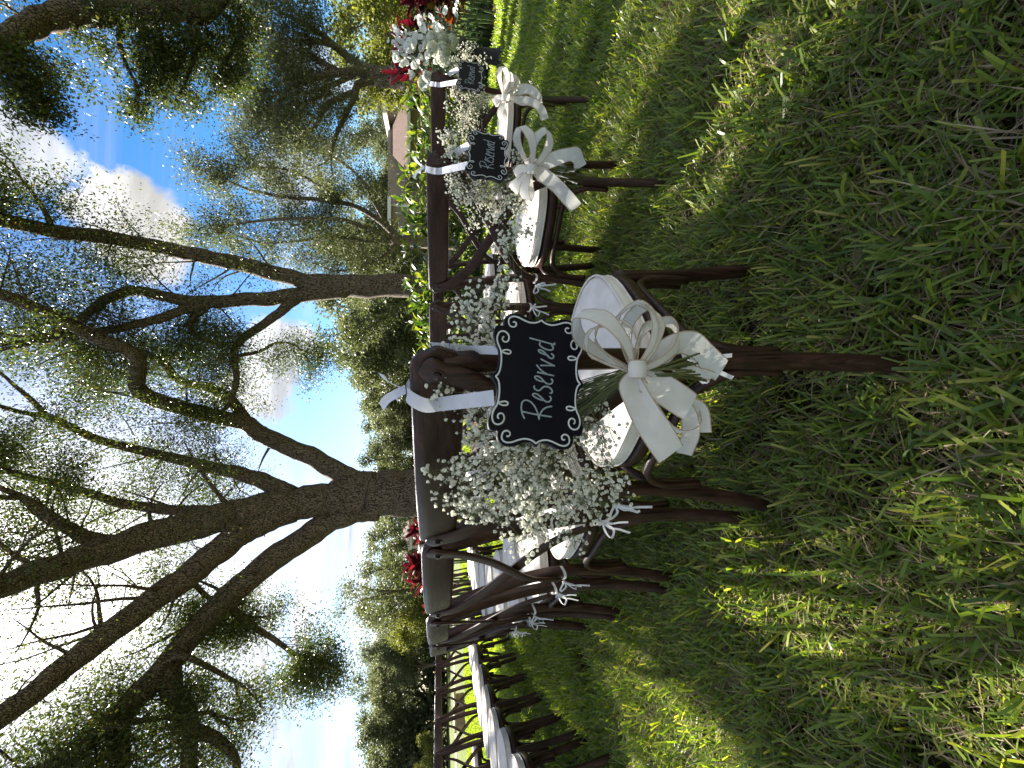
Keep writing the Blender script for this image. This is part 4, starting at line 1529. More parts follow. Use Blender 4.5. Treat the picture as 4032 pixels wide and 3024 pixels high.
v2 = Vector((-0.51, -0.86, 0)).normalized()
K2 = at(*crop3(790, 1215), 1.13)
SP2 = [(at(*crop3(380, 1480), 1.36), 0.09, 15), (at(*crop3(250, 1420), 1.32), 0.06, 8), (at(*crop3(560, 1420), 1.34), 0.075, 10), (at(*crop3(420, 1620), 1.44), 0.07, 9), (at(*crop3(640, 1560), 1.4), 0.05, 5),
       (at(*crop3(150, 1320), 1.30), 0.04, 4), (at(*crop3(110, 1040), 1.32), 0.05, 6), (at(*crop3(140, 1130), 1.3), 0.04, 4), (at(*crop3(60, 960), 1.34), 0.03, 2), (at(*crop3(640, 1220), 1.2), 0.04, 4),
       (at(*crop3(690, 1440), 1.3), 0.04, 3)]
BOW2 = [('loop', (300, 115, 20), 0.040, 0.5), ('loop', (300, -120, 20), 0.040, 0.5), ('loop', (-60, 130, 60), 0.038, 0.5), ('loop', (-250, 0, 40), 0.040, 0.6), ('loop', (-190, 130, 0), 0.042, 0.2),
        ('tail', [(60, -130, 60), (130, -300, 80), (140, -400, 60), (50, -470, 20)], 0.040, 0.3),
        ('tail', [(-30, -100, 60), (-110, -250, 80), (-220, -400, 80), (-280, -480, 60)], 0.040, 0.3),
        ('tail', [(40, -120, -20), (40, -250, -40), (10, -340, -40)], 0.032, 0.6),
        ('knot', (0, 0, 40), 0.028, 0.0, 45)]
e2r = Vector((v2.y * -1, v2.x, 0)).normalized()
if e2r.x < 0:
    e2r = -e2r
bouquet("white baby's breath bunch with star-shaped ivory bow on the mid-sized sign chair", K2, SP2, 28, 240, BOW2, 2.25, e2r, eu, v2, Vector((0.05, 0.1, -1)).normalized())
v3 = Vector((-0.62, -0.78, 0)).normalized()
e3r = Vector((-v3.y, v3.x, 0)).normalized()
K3 = at(*crop3(555, 545), 1.76)
SP3 = [(at(*crop3(270, 640), 1.98), 0.10, 14), (at(*crop3(240, 760), 2.05), 0.07, 9), (at(*crop3(330, 560), 1.95), 0.06, 7), (at(*crop3(130, 560), 1.95), 0.06, 6), (at(*crop3(180, 850), 2.1), 0.04, 3),
       (at(*crop3(300, 850), 2.1), 0.05, 4), (at(*crop3(200, 190), 1.98), 0.05, 5), (at(*crop3(240, 150), 2.0), 0.03, 2), (at(*crop3(100, 270), 1.96), 0.04, 3), (at(*crop3(340, 210), 1.98), 0.03, 2)]
BOW3 = [('loop', (210, 40, 20), 0.040, 0.5), ('loop', (180, -40, 30), 0.040, 0.5), ('loop', (150, -110, 20), 0.040, 0.5), ('loop', (-60, 90, 40), 0.038, 0.5), ('loop', (-180, 5, 40), 0.038, 0.5),
        ('tail', [(60, -110, 60), (80, -220, 70), (30, -310, 40), (-20, -330, 20)], 0.040, 0.4),
        ('tail', [(-10, -150, 60), (-10, -260, 70), (-60, -360, 60), (-130, -410, 40)], 0.036, 0.4),
        ('knot', (0, 0, 40), 0.030, 0.0, 40)]
bouquet("white baby's breath bunch with ivory bow on the chair by the tall flower arrangement", K3, SP3, 24, 160, BOW3, 3.35, e3r, eu, v3, Vector((0.05, 0.1, -1)).normalized())
# ------------------------------------------------------------------ shrubs, flower arrangement, buildings
def blade_leaf(name, L, W, mat, droop=0.35, fold=0.25, seg=7, seed=0, wave=0.0):
    """one large leaf along +y, folded at the midrib and drooping"""
    g = random.Random(seed)
    v, f = [], []
    z, y, ang = 0.0, 0.0, 0.25
    for i in range(seg + 1):
        q = i / seg
        w = W * 0.5 * (math.sin(math.pi * min(1.0, q * 0.97 + 0.04) ** 0.85) ** 0.8)
        if i == seg:
            w = 0.0008
        wz = g.uniform(-wave, wave) * w
        v += [(-w, y, z + w * fold + wz), (0, y, z), (w, y, z + w * fold - wz)]
        y += L / seg * math.cos(ang)
        z += L / seg * math.sin(ang)
        ang -= droop * 2.0 / seg
    for i in range(seg):
        a = i * 3
        f += [(a, a + 1, a + 4, a + 3), (a + 1, a + 2, a + 5, a + 4)]
    return make_mesh(name, v, f, [mat], smooth=True)


def striped_leaf_material():
    m = bpy.data.materials.new('variegated_ginger_leaf')
    m.use_nodes = True
    t = m.node_tree
    t.nodes.clear()
    N = NT(t)
    co = N.n('ShaderNodeTexCoord').outputs['Object']
    sp = N.n('ShaderNodeSeparateXYZ', {0: co})
    ax = N.math('ABSOLUTE', sp.outputs[0])
    s = N.math('SUBTRACT', N.math('MULTIPLY', sp.outputs[1], 55.0), N.math('MULTIPLY', ax, 110.0))
    rnd = N.n('ShaderNodeObjectInfo').outputs['Random']
    s = N.math('ADD', s, N.math('MULTIPLY', rnd, 60.0))
    nz = N.noise(N.n('ShaderNodeCombineXYZ', {0: s, 1: rnd, 2: N.math('MULTIPLY', sp.outputs[0], 20.0)}).outputs[0], 0.45, 3.0, 0.6)
    amt = N.remap(rnd, 0.0, 1.0, 0.66, 0.44, smooth=False)
    k = N.remap(N.math('SUBTRACT', nz, amt), -0.04, 0.06)
    green = N.mix(rnd, (0.022, 0.060, 0.012, 1), (0.050, 0.105, 0.018, 1))
    col = N.mix(k, green, (0.25, 0.26, 0.04, 1))
    b = N.n('ShaderNodeBsdfPrincipled', {'Base Color': col, 'Roughness': 0.35, 'Specular IOR Level': 0.5})
    tr = N.n('ShaderNodeBsdfTranslucent', {'Color': N.vmath('MULTIPLY', col, (1.3, 1.3, 0.5))})
    mx = N.n('ShaderNodeMixShader', {0: 0.4})
    t.links.new(b.outputs[0], mx.inputs[1])
    t.links.new(tr.outputs[0], mx.inputs[2])
    out = N.n('ShaderNodeOutputMaterial')
    t.links.new(mx.outputs[0], out.inputs[0])
    return m


GINGER = striped_leaf_material()
CANE = principled('green_cane', (0.05, 0.085, 0.02), 0.5, 0.4)[0]
RED = leaf_material('cordyline_red_leaf', [(0.0, (0.030, 0.005, 0.010)), (0.6, (0.070, 0.008, 0.017)), (1.0, (0.14, 0.015, 0.024))], 0.35, 0.35, attr='objrand', tcol=(1.5, 0.7, 0.7))
CROTON = leaf_material('croton_leaf', [(0.0, (0.14, 0.014, 0.010)), (0.4, (0.24, 0.045, 0.010)), (0.7, (0.33, 0.15, 0.016)), (1.0, (0.10, 0.12, 0.02))], 0.35, 0.35, attr='objrand', tcol=(1.3, 1.1, 0.6))
G_LEAVES = [blade_leaf('leaf', 0.37, 0.095, GINGER, dr, 0.3, 7, i) for i, dr in enumerate((0.25, 0.5, 0.75, 0.4, 0.6))]
R_LEAVES = [blade_leaf('leaf', 0.34, 0.075, RED, dr, 0.35, 7, 20 + i, 0.2) for i, dr in enumerate((0.2, 0.45, 0.7, 0.35))]
C_LEAVES = [blade_leaf('leaf', 0.20, 0.075, CROTON, dr, 0.25, 6, 40 + i, 0.3) for i, dr in enumerate((0.2, 0.45, 0.6))]


def put_leaf(parent, me, p, yaw, pitch, s, g):
    o = obj('leaf', me, parent, loc=p, scale=(s, s, s))
    o.rotation_euler = (pitch, g.uniform(-0.5, 0.5), yaw)
    return o


def ginger_plant(x, y, h, label, seed, canes=11):
    g = random.Random(seed)
    root = thing('ginger_plant', label, 'plant', (x, y, 0), 0, 'variegated ginger plants of the hedge')
    st = MB()
    for c in range(canes):
        a = g.uniform(0, 6.28)
        r0 = g.uniform(0.03, 0.28)
        hh = h * g.uniform(0.7, 1.0)
        lean = g.uniform(0.08, 0.35)
        b = Vector((r0 * math.cos(a), r0 * math.sin(a), 0))
        tip = b + Vector((math.cos(a) * lean, math.sin(a) * lean, hh))
        path = catmull([b, b.lerp(tip, 0.5) + Vector((0, 0, 0.05)), tip], 4)
        st.sweep(path, [0.012 * (1 - 0.6 * i / (len(path) - 1)) for i in range(len(path))], n=5)
        nl = 12
        for k in range(nl):
            q = 0.28 + 0.72 * (k + g.random() * 0.6) / nl
            i = min(len(path) - 1, int(q * (len(path) - 1)))
            p = path[i]
            yaw = a + (math.pi / 2 if k % 2 else -math.pi / 2) + g.uniform(-0.9, 0.9) - math.pi / 2
            pitch = g.uniform(0.1, 0.8) + (0.45 if k > nl - 3 else 0)
            put_leaf(root, G_LEAVES[g.randrange(5)], p, yaw, pitch, g.uniform(0.68, 1.0), g)
    st.build('stems', CANE, root)
    return root


GP = [(0.35, 8.55, 1.55), (0.95, 8.2, 1.50), (1.5, 8.6, 1.72), (1.95, 8.05, 1.52), (2.55, 8.45, 1.70), (3.05, 8.0, 1.60), (3.6, 8.35, 1.82), (4.15, 7.9, 1.66), (4.75, 8.3, 1.80),
      (5.2, 7.8, 1.62), (5.8, 8.1, 1.72), (6.4, 7.7, 1.60), (6.9, 8.15, 1.72)]
GL = ['variegated yellow-green ginger plant at the hedge end behind the large sign chair', 'low variegated ginger plant beside the hedge end', 'variegated ginger plant at the foot of the paired slender stems',
      'short leafy ginger plant in front of the paired stems', 'bright yellow-striped ginger plant under the fan tree', 'bright yellow ginger plant in front of the house window',
      'tall variegated ginger plant below the fan tree stems', 'variegated ginger plant behind the rail of the mid-sized sign chair', 'tall ginger plant against the shingled house roof',
      'dark variegated ginger plant beside the house roof edge', 'variegated ginger plant below the house gable', 'green ginger plant just beside the white flower arrangement', 'ginger plant at the foot of the twisted tree']
for i, ((x, y, h), lab) in enumerate(zip(GP, GL)):
    ginger_plant(x, y, h, lab, 500 + i)


def rosette(name, label, cat, pos, h, leaves, n, group, seed, heads=4, mat_stem=None):
    g = random.Random(seed)
    root = thing(name, label, cat, pos, 0, group)
    st = MB()
    for hd in range(heads):
        a = g.uniform(0, 6.28)
        sp = g.uniform(0.05, 0.35) if hd else 0.0
        tip = Vector((math.cos(a) * sp, math.sin(a) * sp, h * g.uniform(0.65, 1.0)))
        st.sweep(catmull([Vector((tip.x * 0.3, tip.y * 0.3, -0.02)), tip * 0.55, tip], 3), 0.014, n=5)
        for k in range(n):
            q = k / n
            p = tip - Vector((0, 0, 0.32 * q * h * 0.6))
            yaw = k * 2.4 + g.uniform(-0.3, 0.3)
            pitch = 1.15 - 1.0 * q + g.uniform(-0.2, 0.2)
            put_leaf(root, leaves[g.randrange(len(leaves))], p, yaw, pitch, g.uniform(0.75, 1.15), g)
    st.build('stems', CANE, root)
    return root


rg_ = 'red cordyline shrubs'
for i, (px, py, d, h, lab) in enumerate((
        (1490, 60, 6.4, 1.75, 'dark red cordyline directly behind the white flower arrangement'),
        (1520, 215, 6.6, 1.62, 'tall red cordyline between flower arrangement and hedge'),
        (1610, -60, 6.0, 1.45, 'low red cordyline past the white flower arrangement'),
        (1600, 1850, 7.6, 1.42, 'dark red cordyline in front of the massive oak trunk'),
        (1640, 2025, 8.0, 1.25, 'red cordyline beside the massive oak trunk below the pavilion'),
        (1600, 2155, 7.8, 1.45, 'bright red cordyline over the gap between two chair rails'),
        (1585, 2235, 7.6, 1.50, 'deep red cordyline above the second chair from the large sign'),
        (1650, 1960, 8.3, 1.2, 'small red cordyline at the foot of the massive oak'))):
    p = at(px, py, d)
    rosette('cordyline_shrub', lab, 'shrub', (p.x, p.y, 0), max(0.6, p.z - 0.14), R_LEAVES, 20, rg_, 700 + i, 4)
for i, (px, py, d, h, lab) in enumerate((
        (1660, 2300, 7.4, 1.2, 'orange croton shrub beside the deep red cordyline'),
        (1670, 2350, 7.2, 1.1, 'yellow croton shrub at the outer edge of the oak bed'),
        (1640, 2185, 7.4, 1.1, 'yellow-leaved croton in front of the bright red cordyline'),
        (1690, 20, 5.9, 1.1, 'orange croton low beside the white flower arrangement'))):
    p = at(px, py, d)
    rosette('croton_shrub', lab, 'shrub', (p.x, p.y, 0), max(0.5, p.z - 0.10), C_LEAVES, 22, 'croton shrubs', 760 + i, 5)

# low dark ferns along the foot of the hedge
FERN = leaf_material('dark_fern', [(0.0, (0.018, 0.040, 0.014)), (1.0, (0.045, 0.085, 0.026))], 0.3, 0.6)


def fern_mesh(seed):
    g = np.random.default_rng(seed)
    n = 900
    a = g.uniform(0, 6.283, n)
    r = g.uniform(0, 1, n) ** 0.6 * 0.42
    z = np.abs(g.normal(0.22, 0.14, n)) * (1.15 - r)
    P = np.column_stack([r * np.cos(a), r * np.sin(a), z])
    me = leaves_mesh('foliage', P, 2.2, 0.05, 0.085, FERN, seed, 0.22)
    return me


FM = [fern_mesh(1), fern_mesh(2), fern_mesh(3)]
FERN_AT = [('at the hedge end', 0.9, 7.75), ('below the paired stems', 1.75, 7.6), ('below the brightest yellow ginger', 2.6, 7.45), ('behind the second row seats', 3.4, 7.3), ('under the mid-sized sign chair rail', 4.1, 7.2),
           ('under the tall ginger by the roof', 4.9, 7.05), ('beside the white flower arrangement', 5.6, 6.9), ('behind the white flower arrangement', 6.3, 6.8)]
for i, (w, x, y) in enumerate(FERN_AT):
    r = thing('fern_plant', f'low dark green fern mound {w}', 'plant', (x, y, 0), rng.uniform(0, 6), 'fern mounds along the hedge foot')
    obj('foliage', FM[i % 3], r, scale=(1.1, 1.1, rng.uniform(0.85, 1.2)))
    s = MB()
    for k in range(7):
        a = k * 0.9
        s.sweep([(0, 0, -0.01), (0.12 * math.cos(a), 0.12 * math.sin(a), 0.2), (0.3 * math.cos(a), 0.3 * math.sin(a), 0.24)], 0.003, n=4)
    s.build('stems', CANE, r)

# ---- white flower arrangement on a dark pedestal
HYD = leaf_material('hydrangea_cream', [(0.0, (0.56, 0.58, 0.44)), (1.0, (0.80, 0.80, 0.68))], 0.25, 0.7, tcol=(1, 1, 0.85))
WHITE = leaf_material('white_petal', [(0.0, (0.68, 0.70, 0.68)), (1.0, (0.82, 0.83, 0.82))], 0.3, 0.6, tcol=(1, 1, 0.95), attr='objrand')
EUC = leaf_material('eucalyptus_leaf', [(0.0, (0.055, 0.085, 0.065)), (1.0, (0.12, 0.165, 0.125))], 0.2, 0.55, attr='objrand', tcol=(1, 1, 0.8))
URN = principled('dark_pedestal', (0.018, 0.016, 0.014), 0.6, 0.3)[0]


def floret_ball(seed, R0=0.085, n=240, mat=None, psz=0.019):
    g = np.random.default_rng(seed)
    V, F, T = [], [], []
    for i in range(n):
        zz = g.uniform(-0.45, 1)
        a = i * 2.39996
        rr = math.sqrt(max(0, 1 - zz * zz))
        nrm = Vector((rr * math.cos(a), rr * math.sin(a), zz))
        c = nrm * R0 * g.uniform(0.88, 1.08)
        s1 = nrm.orthogonal().normalized()
        s1.rotate(Matrix.Rotation(g.uniform(0, 6.28), 3, nrm))
        s2 = nrm.cross(s1)
        t = g.random()
        for k in range(4):
            d = s1 * math.cos(k * math.pi / 2) + s2 * math.sin(k * math.pi / 2)
            e = nrm.cross(d)
            b = len(V)
            V += [c, c + d * psz * 0.5 + e * psz * 0.32 + nrm * 0.004, c + d * psz + nrm * 0.002, c + d * psz * 0.5 - e * psz * 0.32 + nrm * 0.004]
            T += [t] * 4
            F.append((b, b + 1, b + 2, b + 3))
    return make_mesh('hydrangea_head', np.array([tuple(v) for v in V]), np.array(F), [mat], attrs={'tint': T})


def petal_cup(seed, r, h, layers=3, k=5, mat=None, name='rosebud'):
    g = random.Random(seed)
    v, f = [], []
    for l in range(layers):
        for j in range(k):
            a = 2 * math.pi * (j + 0.5 * l) / k + g.uniform(-0.1, 0.1)
            w = 2 * math.pi / k * 0.75
            rl = r * (1 - 0.25 * l)
            b = len(v)
            for q, (rr, zz) in enumerate(((0.25, 0), (0.9, 0.35), (1.0, 0.75), (0.85 + 0.3 * (l == 0), 1.0))):
                for s in (-0.5, 0, 0.5):
                    aa = a + s * w * (1.2 if q else 0.8)
                    v.append((rl * rr * math.cos(aa), rl * rr * math.sin(aa), h * zz * (1 - 0.08 * l) + (0.06 * h if s == 0 and q == 3 else 0)))
            for q in range(3):
                for s in range(2):
                    a0 = b + q * 3 + s
                    f.append((a0, a0 + 1, a0 + 4, a0 + 3))
    return make_mesh(name, v, f, [mat], smooth=True)


def ruffle(seed, r, mat, name='spike_blossom'):
    g = random.Random(seed)
    v, f = [(0, 0, 0)], []
    k = 9
    for j in range(k):
        a = 2 * math.pi * j / k
        v.append((0.55 * r * math.cos(a), 0.55 * r * math.sin(a), 0.55 * r))
    for j in range(k):
        a = 2 * math.pi * j / k
        q = r * g.uniform(0.85, 1.25)
        v.append((q * math.cos(a), q * math.sin(a), r * g.uniform(0.5, 0.95)))
    for j in range(k):
        n1 = (j + 1) % k
        f.append((0, 1 + j, 1 + n1))
        f.append((1 + j, 1 + k + j, 1 + k + n1, 1 + n1))
    return make_mesh(name, v, f, [mat], smooth=True)


def crop5(x, y):
    return (1450 + 0.2532 * x, 0.2532 * y)


FA_D = 5.2
fa_c = at(1740, 190, FA_D)
FA = thing('flower_arrangement', 'tall arrangement of white hydrangeas, roses and flower spikes with eucalyptus on dark pedestal', 'flowers', (fa_c.x, fa_c.y, 0))
O_FA = Vector((fa_c.x, fa_c.y, 0))
pm = MB()
prof = [(0.17, 0.0), (0.17, 0.04), (0.12, 0.06), (0.095, 0.12), (0.085, 0.30), (0.09, 0.48), (0.12, 0.52), (0.15, 0.54), (0.16, 0.60), (0.13, 0.62)]
k = 20
v = [(r * math.cos(2 * math.pi * j / k), r * math.sin(2 * math.pi * j / k), z) for r, z in prof for j in range(k)]
f = [(i * k + j, i * k + (j + 1) % k, (i + 1) * k + (j + 1) % k, (i + 1) * k + j) for i in range(len(prof) - 1) for j in range(k)] + [tuple(range((len(prof) - 1) * k, len(prof) * k))]
pm.add(v, f)
pm.build('pedestal', URN, FA)
HY = [floret_ball(i, 0.082, 260, HYD) for i in range(3)]
toC = Vector((-0.66, -0.75, 0.1)).normalized()
g5 = random.Random(5)
fst = MB()
heart = Vector((0, 0, 0.75))


def rel5(x, y, d):
    return at(*crop5(x, y), d) - O_FA


def stemto(p):
    fst.sweep(catmull([heart + vrand(g5) * 0.05, heart.lerp(p, 0.5) + Vector((0, 0, 0.04)), p], 3), 0.004, n=4, cap=False)


for i, (x, y, dd) in enumerate(((1000, 620, 0), (1150, 600, -0.03), (1300, 660, 0.02), (1010, 760, -0.05), (1160, 790, -0.05), (1170, 910, 0.0), (870, 1290, 0.15))):
    p = rel5(x, y, FA_D - 0.25 + dd)
    o = obj('hydrangea_head', HY[i % 3], FA, loc=p, scale=(g5.uniform(0.9, 1.1),) * 3)
    o.rotation_mode = 'QUATERNION'
    o.rotation_quaternion = (toC + vrand(g5) * 0.35 + Vector((0, 0, 0.3))).to_track_quat('Z', 'Y')
    stemto(p - toC * 0.05)
BUD = [petal_cup(i, 0.034, 0.062, 3, 5, WHITE) for i in range(3)]
for i, (x, y) in enumerate(((865, 770), (690, 800), (855, 920), (945, 990), (640, 1000), (490, 910), (730, 1150), (580, 960), (960, 870), (760, 1030), (480, 830), (740, 740), (1090, 975), (950, 1160), (560, 1030), (1000, 1170), (1250, 1640), (1230, 1480))):
    p = rel5(x, y, FA_D - 0.18 + g5.uniform(-0.08, 0.12))
    sc = g5.uniform(0.8, 1.35)
    o = obj('rosebud', BUD[i % 3], FA, loc=p, scale=(sc, sc, sc))
    o.rotation_mode = 'QUATERNION'
    o.rotation_quaternion = (toC * 0.5 + vrand(g5) * 0.5 + Vector((0, 0, 0.9))).to_track_quat('Z', 'Y')
    stemto(p)
RUF = [ruffle(i, 0.040, WHITE) for i in range(4)]
for (x0, y0, x1, y1, n) in ((560, 620, 370, 430, 6), (600, 560, 520, 480, 4), (760, 620, 590, 440, 6), (720, 700, 440, 600, 7), (640, 760, 310, 640, 7), (800, 620, 730, 490, 5), (890, 450, 720, 250, 6),
                            (1100, 450, 960, 250, 6), (1130, 470, 1060, 370, 4), (700, 860, 480, 760, 5), (900, 700, 880, 600, 4), (1240, 200, 1230, 120, 2), (1370, 230, 1390, 20, 5), (820, 960, 740, 880, 4), (640, 700, 600, 610, 5),
                            (860, 540, 800, 330, 4)):
    a, b = rel5(x0, y0, FA_D - 0.1), rel5(x1, y1, FA_D + 0.02)
    fst.sweep([heart, a.lerp(heart, 0.3), a, b], 0.004, n=4, cap=False)
    for q in range(n):
        t = (q + 0.3) / n
        p = a.lerp(b, t) + vrand(g5) * 0.018
        sc = (1.15 - 0.5 * t) * g5.uniform(0.8, 1.15)
        o = obj('spike_blossom', RUF[q % 4], FA, loc=p, scale=(sc, sc, sc))
        o.rotation_mode = 'QUATERNION'
        o.rotation_quaternion = (toC * 0.7 + vrand(g5) * 0.8 + Vector((0, 0, 0.3))).to_track_quat('Z', 'Y')


def round_leaf(r, mat):
    v = [(0, 0, 0)] + [(r * 0.8 * math.cos(a), r + r * math.sin(a), 0.12 * r * math.cos(2 * a)) for a in np.linspace(-math.pi / 2, 1.5 * math.pi, 13)[:-1]]
    v[0] = (0, r, -0.1 * r)
    return make_mesh('leaf', v, [(0, 1 + j, 1 + (j + 1) % 12) for j in range(12)], [mat], smooth=True)


EL = round_leaf(0.030, EUC)
for (x, y, n) in ((1130, 220, 9), (1220, 330, 9), (1380, 420, 8), (1000, 420, 8), (1300, 560, 7), (1250, 480, 7), (780, 640, 6), (860, 480, 7), (1330, 850, 8), (1230, 920, 8), (1420, 700, 8), (1480, 820, 7), (600, 560, 5), (820, 1080, 8), (980, 1060, 8), (1180, 1080, 8), (760, 830, 6), (900, 320, 6), (1150, 420, 7), (690, 950, 6), (1120, 1180, 7), (900, 840, 7)):
    c = rel5(x, y, FA_D - 0.02)
    fst.sweep([heart, heart.lerp(c, 0.6) + Vector((0, 0, 0.03)), c], 0.003, n=4, cap=False)
    for q in range(n):
        p = c + vrand(g5) * g5.uniform(0.02, 0.10)
        o = obj('leaf', EL, FA, loc=p, scale=(g5.uniform(0.8, 1.4),) * 3)
        o.rotation_euler = (g5.uniform(-0.6, 1.6), g5.uniform(-0.6, 0.6), g5.uniform(0, 6.28))
me = fst.mesh('stems', STEM)
at_ = me.attributes.new('tint', 'FLOAT', 'POINT')
obj('stems', me, FA)

# ---- house beyond the hedge
SIDING = principled('beige_siding', (0.30, 0.255, 0.205), 0.8, 0.2)[0]
TRIM = principled('white_trim', (0.74, 0.74, 0.72), 0.6, 0.3)[0]
GLASS = principled('dark_window_glass', (0.012, 0.014, 0.017), 0.08, 0.6)[0]


def shingle_material():
    m, N, b = principled('pink_brown_shingle', (0.20, 0.13, 0.11), 0.9, 0.15)
    co = N.n('ShaderNodeTexCoord').outputs['Object']
    v = N.n('ShaderNodeTexBrick', {'Vector': N.vmath('MULTIPLY', co, (1, 1, 1)), 'Color1': (0.13, 0.092, 0.078, 1), 'Color2': (0.17, 0.118, 0.10, 1), 'Mortar': (0.085, 0.06, 0.05, 1), 'Scale': 3.0, 'Mortar Size': 0.02})
    c = N.mix(N.remap(N.noise(co, 8.0, 6.0, 0.7), 0.3, 0.75), v.outputs[0], (0.19, 0.138, 0.118, 1))
    N.set(b.inputs['Base Color'], c)
    bp = N.n('ShaderNodeBump', {'Strength': 0.6, 'Distance': 0.03, 'Height': N.noise(co, 25.0, 4.0)})
    N.set(b.inputs['Normal'], bp.outputs[0])
    return m


SHING = shingle_material()


def crop4(x, y):
    return (1450 + 0.5725 * x, 250 + 0.5725 * y)


HD = 27.0
hx0, hx1 = at(*crop4(150, 1440), HD).x, at(*crop4(150, 940), HD).x
rx0, rx1 = at(*crop4(140, 410), HD).x, at(*crop4(140, 100), HD).x
ez = at(*crop4(137, 1200), HD).z
fz = at(*crop4(160, 1200), HD).z
HO = thing('house', 'beige house with white eaves and a pink-brown shingle roof behind the ginger hedge', 'house', (hx0, HD, 0))
H0 = Vector((hx0, HD, 0))


def hbox(name, lo, hi, mat, parent):
    m = MB()
    m.box([a - b for a, b in zip(lo, H0)], [a - b for a, b in zip(hi, H0)])
    return m.build(name, mat, parent, smooth=False)


hbox('wall', (hx0 + 0.3, HD, 0), (hx1 - 0.2, HD + 6, fz), SIDING, HO)
hbox('eave', (hx0, HD - 0.35, fz), (hx1 + 0.1, HD + 6.3, ez), TRIM, HO)
hbox('wall', (hx1 - 0.2, HD + 0.8, 0), (rx1, HD + 7, fz + 0.35), SIDING, HO)
rez, rfz = at(*crop4(112, 250), HD).z, at(*crop4(140, 250), HD).z
hbox('wall', (rx0 + 0.4, HD - 0.6, 0), (rx1 + 4, HD + 6, rfz), SIDING, HO)
hbox('eave', (rx0, HD - 0.95, rfz), (rx1 + 4.3, HD + 6.3, rez), TRIM, HO)
for (xa, xb, za, zb, yy) in ((crop4(0, 1425), crop4(0, 1330), 240, 213, HD), (crop4(0, 1240), crop4(0, 1150), 240, 213, HD), (crop4(0, 300), crop4(0, 165), 208, 185, HD - 0.6), (crop4(0, 140), crop4(0, 60), 208, 185, HD - 0.6)):
    a = at(*crop4(za, (xa[1] - 250) / 0.5725), yy)
    b = at(*crop4(zb, (xb[1] - 250) / 0.5725), yy)
    fr = hbox('window', (a.x - 0.1, yy - 0.06, b.z - 1.7), (b.x + 0.1, yy - 0.005, b.z + 0.1), TRIM, HO)
    hbox('pane', (a.x, yy - 0.075, b.z - 1.6), (b.x, yy - 0.063, b.z), GLASS, fr)
    hbox('mullion', ((a.x + b.x) / 2 - 0.04, yy - 0.095, b.z - 1.6), ((a.x + b.x) / 2 + 0.04, yy - 0.077, b.z), TRIM, fr)
for dz in range(1, 9):
    hbox('siding_board', (hx0 + 0.32, HD - 0.025, fz - 0.24 * dz), (hx1 - 0.22, HD - 0.002, fz - 0.24 * dz + 0.205), SIDING, HO)
for xx in (hx0 + 0.32, hx1 - 0.4):
    hbox('corner_board', (xx, HD - 0.05, 0), (xx + 0.16, HD - 0.028, fz), TRIM, HO)
# lower shingle roof sloping towards the lawn
t0 = at(*crop4(152, 620), HD + 1.0)
t1 = at(*crop4(165, 400), HD + 1.0)
b0_ = at(*crop4(272, 660), HD - 2.2)
b1_ = at(*crop4(272, 235), HD - 2.2)
m = MB()
q = [Vector((t0.x, HD + 0.9, t0.z)), Vector((t1.x + 1.5, HD + 0.9, t0.z)), Vector((b1_.x, HD - 2.2, b0_.z)), Vector((b0_.x - 0.8, HD - 2.2, b0_.z))]
v = [p - H0 for p in q] + [p - H0 - Vector((0, 0, 0.12)) for p in q]
m.add(v, [(0, 3, 2, 1), (4, 5, 6, 7), (0, 1, 5, 4), (1, 2, 6, 5), (2, 3, 7, 6), (3, 0, 4, 7)])
m.build('roof', SHING, HO, smooth=False)
hbox('gutter', (b0_.x - 0.8, HD - 2.32, b0_.z - 0.16), (b1_.x, HD - 2.2, b0_.z + 0.02), TRIM, HO)
hbox('porch_wall', (b0_.x - 0.3, HD - 1.7, 0), (b1_.x - 0.3, HD - 0.7, b0_.z - 0.05), SIDING, HO)
# long low roof behind the hedge between the wings
m = MB()
ra, rb_ = at(*crop4(165, 950), HD + 3), at(*crop4(165, 620), HD + 3)
q = [Vector((ra.x, HD + 3, ra.z)), Vector((rb_.x, HD + 3, ra.z)), Vector((rb_.x, HD + 0.4, ra.z - 1.35)), Vector((ra.x, HD + 0.4, ra.z - 1.35))]
v = [p - H0 for p in q] + [p - H0 - Vector((0, 0, 0.12)) for p in q]
m.add(v, [(0, 3, 2, 1), (4, 5, 6, 7), (0, 1, 5, 4), (1, 2, 6, 5), (2, 3, 7, 6), (3, 0, 4, 7)])
m.build('roof', SHING, HO, smooth=False)

# ---- pavilion with cupola
def crop6(x, y):
    return (1450 + 0.482 * x, 1700 + 0.482 * y)


PD = 42.0
pa_, pb_ = at(*crop6(350, 880), PD), at(*crop6(350, 590), PD)
pc = (pa_ + pb_) / 2
PV = thing('pavilion', 'small pavilion with brown hipped roof and grey cupola behind the massive oak', 'pavilion', (pc.x, PD, 0))
hw = abs(pb_.x - pa_.x) / 2 * 1.15
eave, ridge, cup = at(*crop6(345, 700), PD).z, at(*crop6(280, 800), PD).z, at(*crop6(240, 800), PD).z
m = MB()
o2 = hw * 0.22
v = [(-hw, -hw, eave), (hw, -hw, eave), (hw, hw, eave), (-hw, hw, eave), (-o2, -o2, ridge), (o2, -o2, ridge), (o2, o2, ridge), (-o2, o2, ridge)]
m.add(v, [(0, 1, 5, 4), (1, 2, 6, 5), (2, 3, 7, 6), (3, 0, 4, 7), (4, 5, 6, 7), (3, 2, 1, 0)])
rf = m.build('roof', SHING, PV, smooth=False)
m = MB()
m.box((-o2 * 0.8, -o2 * 0.8, ridge), (o2 * 0.8, o2 * 0.8, cup - 0.2))
s_ = o2 * 1.1
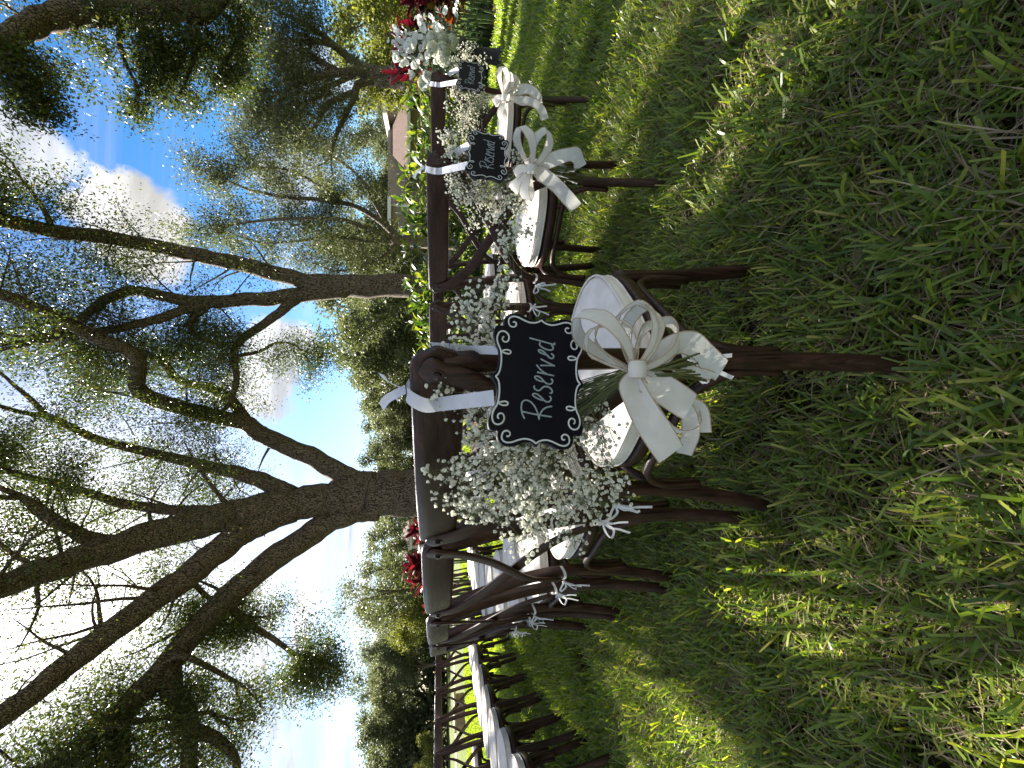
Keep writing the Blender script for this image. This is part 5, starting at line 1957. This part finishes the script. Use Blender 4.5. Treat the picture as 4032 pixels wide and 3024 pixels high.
m.add([(-s_, -s_, cup - 0.2), (s_, -s_, cup - 0.2), (s_, s_, cup - 0.2), (-s_, s_, cup - 0.2), (0, 0, cup + 0.5)], [(0, 1, 4), (1, 2, 4), (2, 3, 4), (3, 0, 4), (3, 2, 1, 0)])
m.build('cupola', principled('grey_cupola', (0.32, 0.33, 0.35), 0.6)[0], rf, smooth=False)
m = MB()
m.box((-hw * 0.97, -hw * 0.97, eave - 0.30), (hw * 0.97, hw * 0.97, eave - 0.004))
m.build('fascia', TRIM, PV, smooth=False)
for sx in (-1, -0.33, 0.33, 1):
    for sy in (-1, 1):
        m = MB()
        m.box((sx * hw * 0.88 - 0.12, sy * hw * 0.88 - 0.12, 0), (sx * hw * 0.88 + 0.12, sy * hw * 0.88 + 0.12, eave - 0.30))
        m.build('post', TRIM, PV, smooth=False)

# ---- low tan wall beside the path
w0, w1 = on_z(1829, 2872, 0), on_z(1829, 2770, 0)
wt = at(1788, 2820, w0.y).z
TAN = principled('tan_block', (0.30, 0.21, 0.13), 0.85, 0.2)[0]
WL = thing('garden_wall', 'low tan block wall with pale cap standing before the pink path', 'wall', (w0.x, w0.y, 0))
L = w1.x - w0.x
for i in range(4):
    for r in range(2):
        m = MB()
        a, b = L * i / 4 + 0.006, L * (i + 1) / 4 - 0.006
        z0, z1 = (wt - 0.07) * r / 2 + 0.004, (wt - 0.07) * (r + 1) / 2 - 0.004
        m.box((a, 0.0, z0 if r else -0.05), (b, 0.5, z1))
        m.build('block', TAN, WL, smooth=False)
m = MB()
m.box((-0.05, -0.04, wt - 0.07), (L + 0.05, 0.54, wt))
m.build('cap', principled('pale_cap', (0.5, 0.42, 0.34), 0.8)[0], WL, smooth=False)

# ---- black bag on a chair of the rearmost row
def make_bag(c):
    BAGM = principled('black_leather_bag', (0.008, 0.008, 0.009), 0.45, 0.4)[0]
    root = thing('handbag', 'black handbag standing on a cushion of the rearmost row', 'bag', c, 0.6)
    mb = MB()
    rings = []
    prof = [(0.13, 0.055, 0.0), (0.155, 0.075, 0.02), (0.155, 0.072, 0.09), (0.135, 0.05, 0.16), (0.115, 0.022, 0.19)]
    kk = 20
    v = []
    for a, b, z in prof:
        for j in range(kk):
            t = 2 * math.pi * j / kk
            e = 0.6
            v.append((math.copysign(abs(math.cos(t)) ** e, math.cos(t)) * a, math.copysign(abs(math.sin(t)) ** e, math.sin(t)) * b, z))
    f = [(i * kk + j, i * kk + (j + 1) % kk, (i + 1) * kk + (j + 1) % kk, (i + 1) * kk + j) for i in range(len(prof) - 1) for j in range(kk)]
    f += [tuple(range(kk - 1, -1, -1)), tuple(range((len(prof) - 1) * kk, len(prof) * kk))]
    mb.add(v, f)
    mb.build('body', BAGM, root)
    mb = MB()
    mb.sweep(catmull([(-0.07, -0.02, 0.17), (-0.06, -0.03, 0.26), (0.0, -0.03, 0.29), (0.06, -0.03, 0.26), (0.07, -0.02, 0.17)], 5), 0.006, n=6)
    mb.build('handle', BAGM, root)


c = CHAIRS[('rear', 1)]
make_bag(Vector((c.location.x, c.location.y, (SEAT_Z + 0.052) * 1.058)))
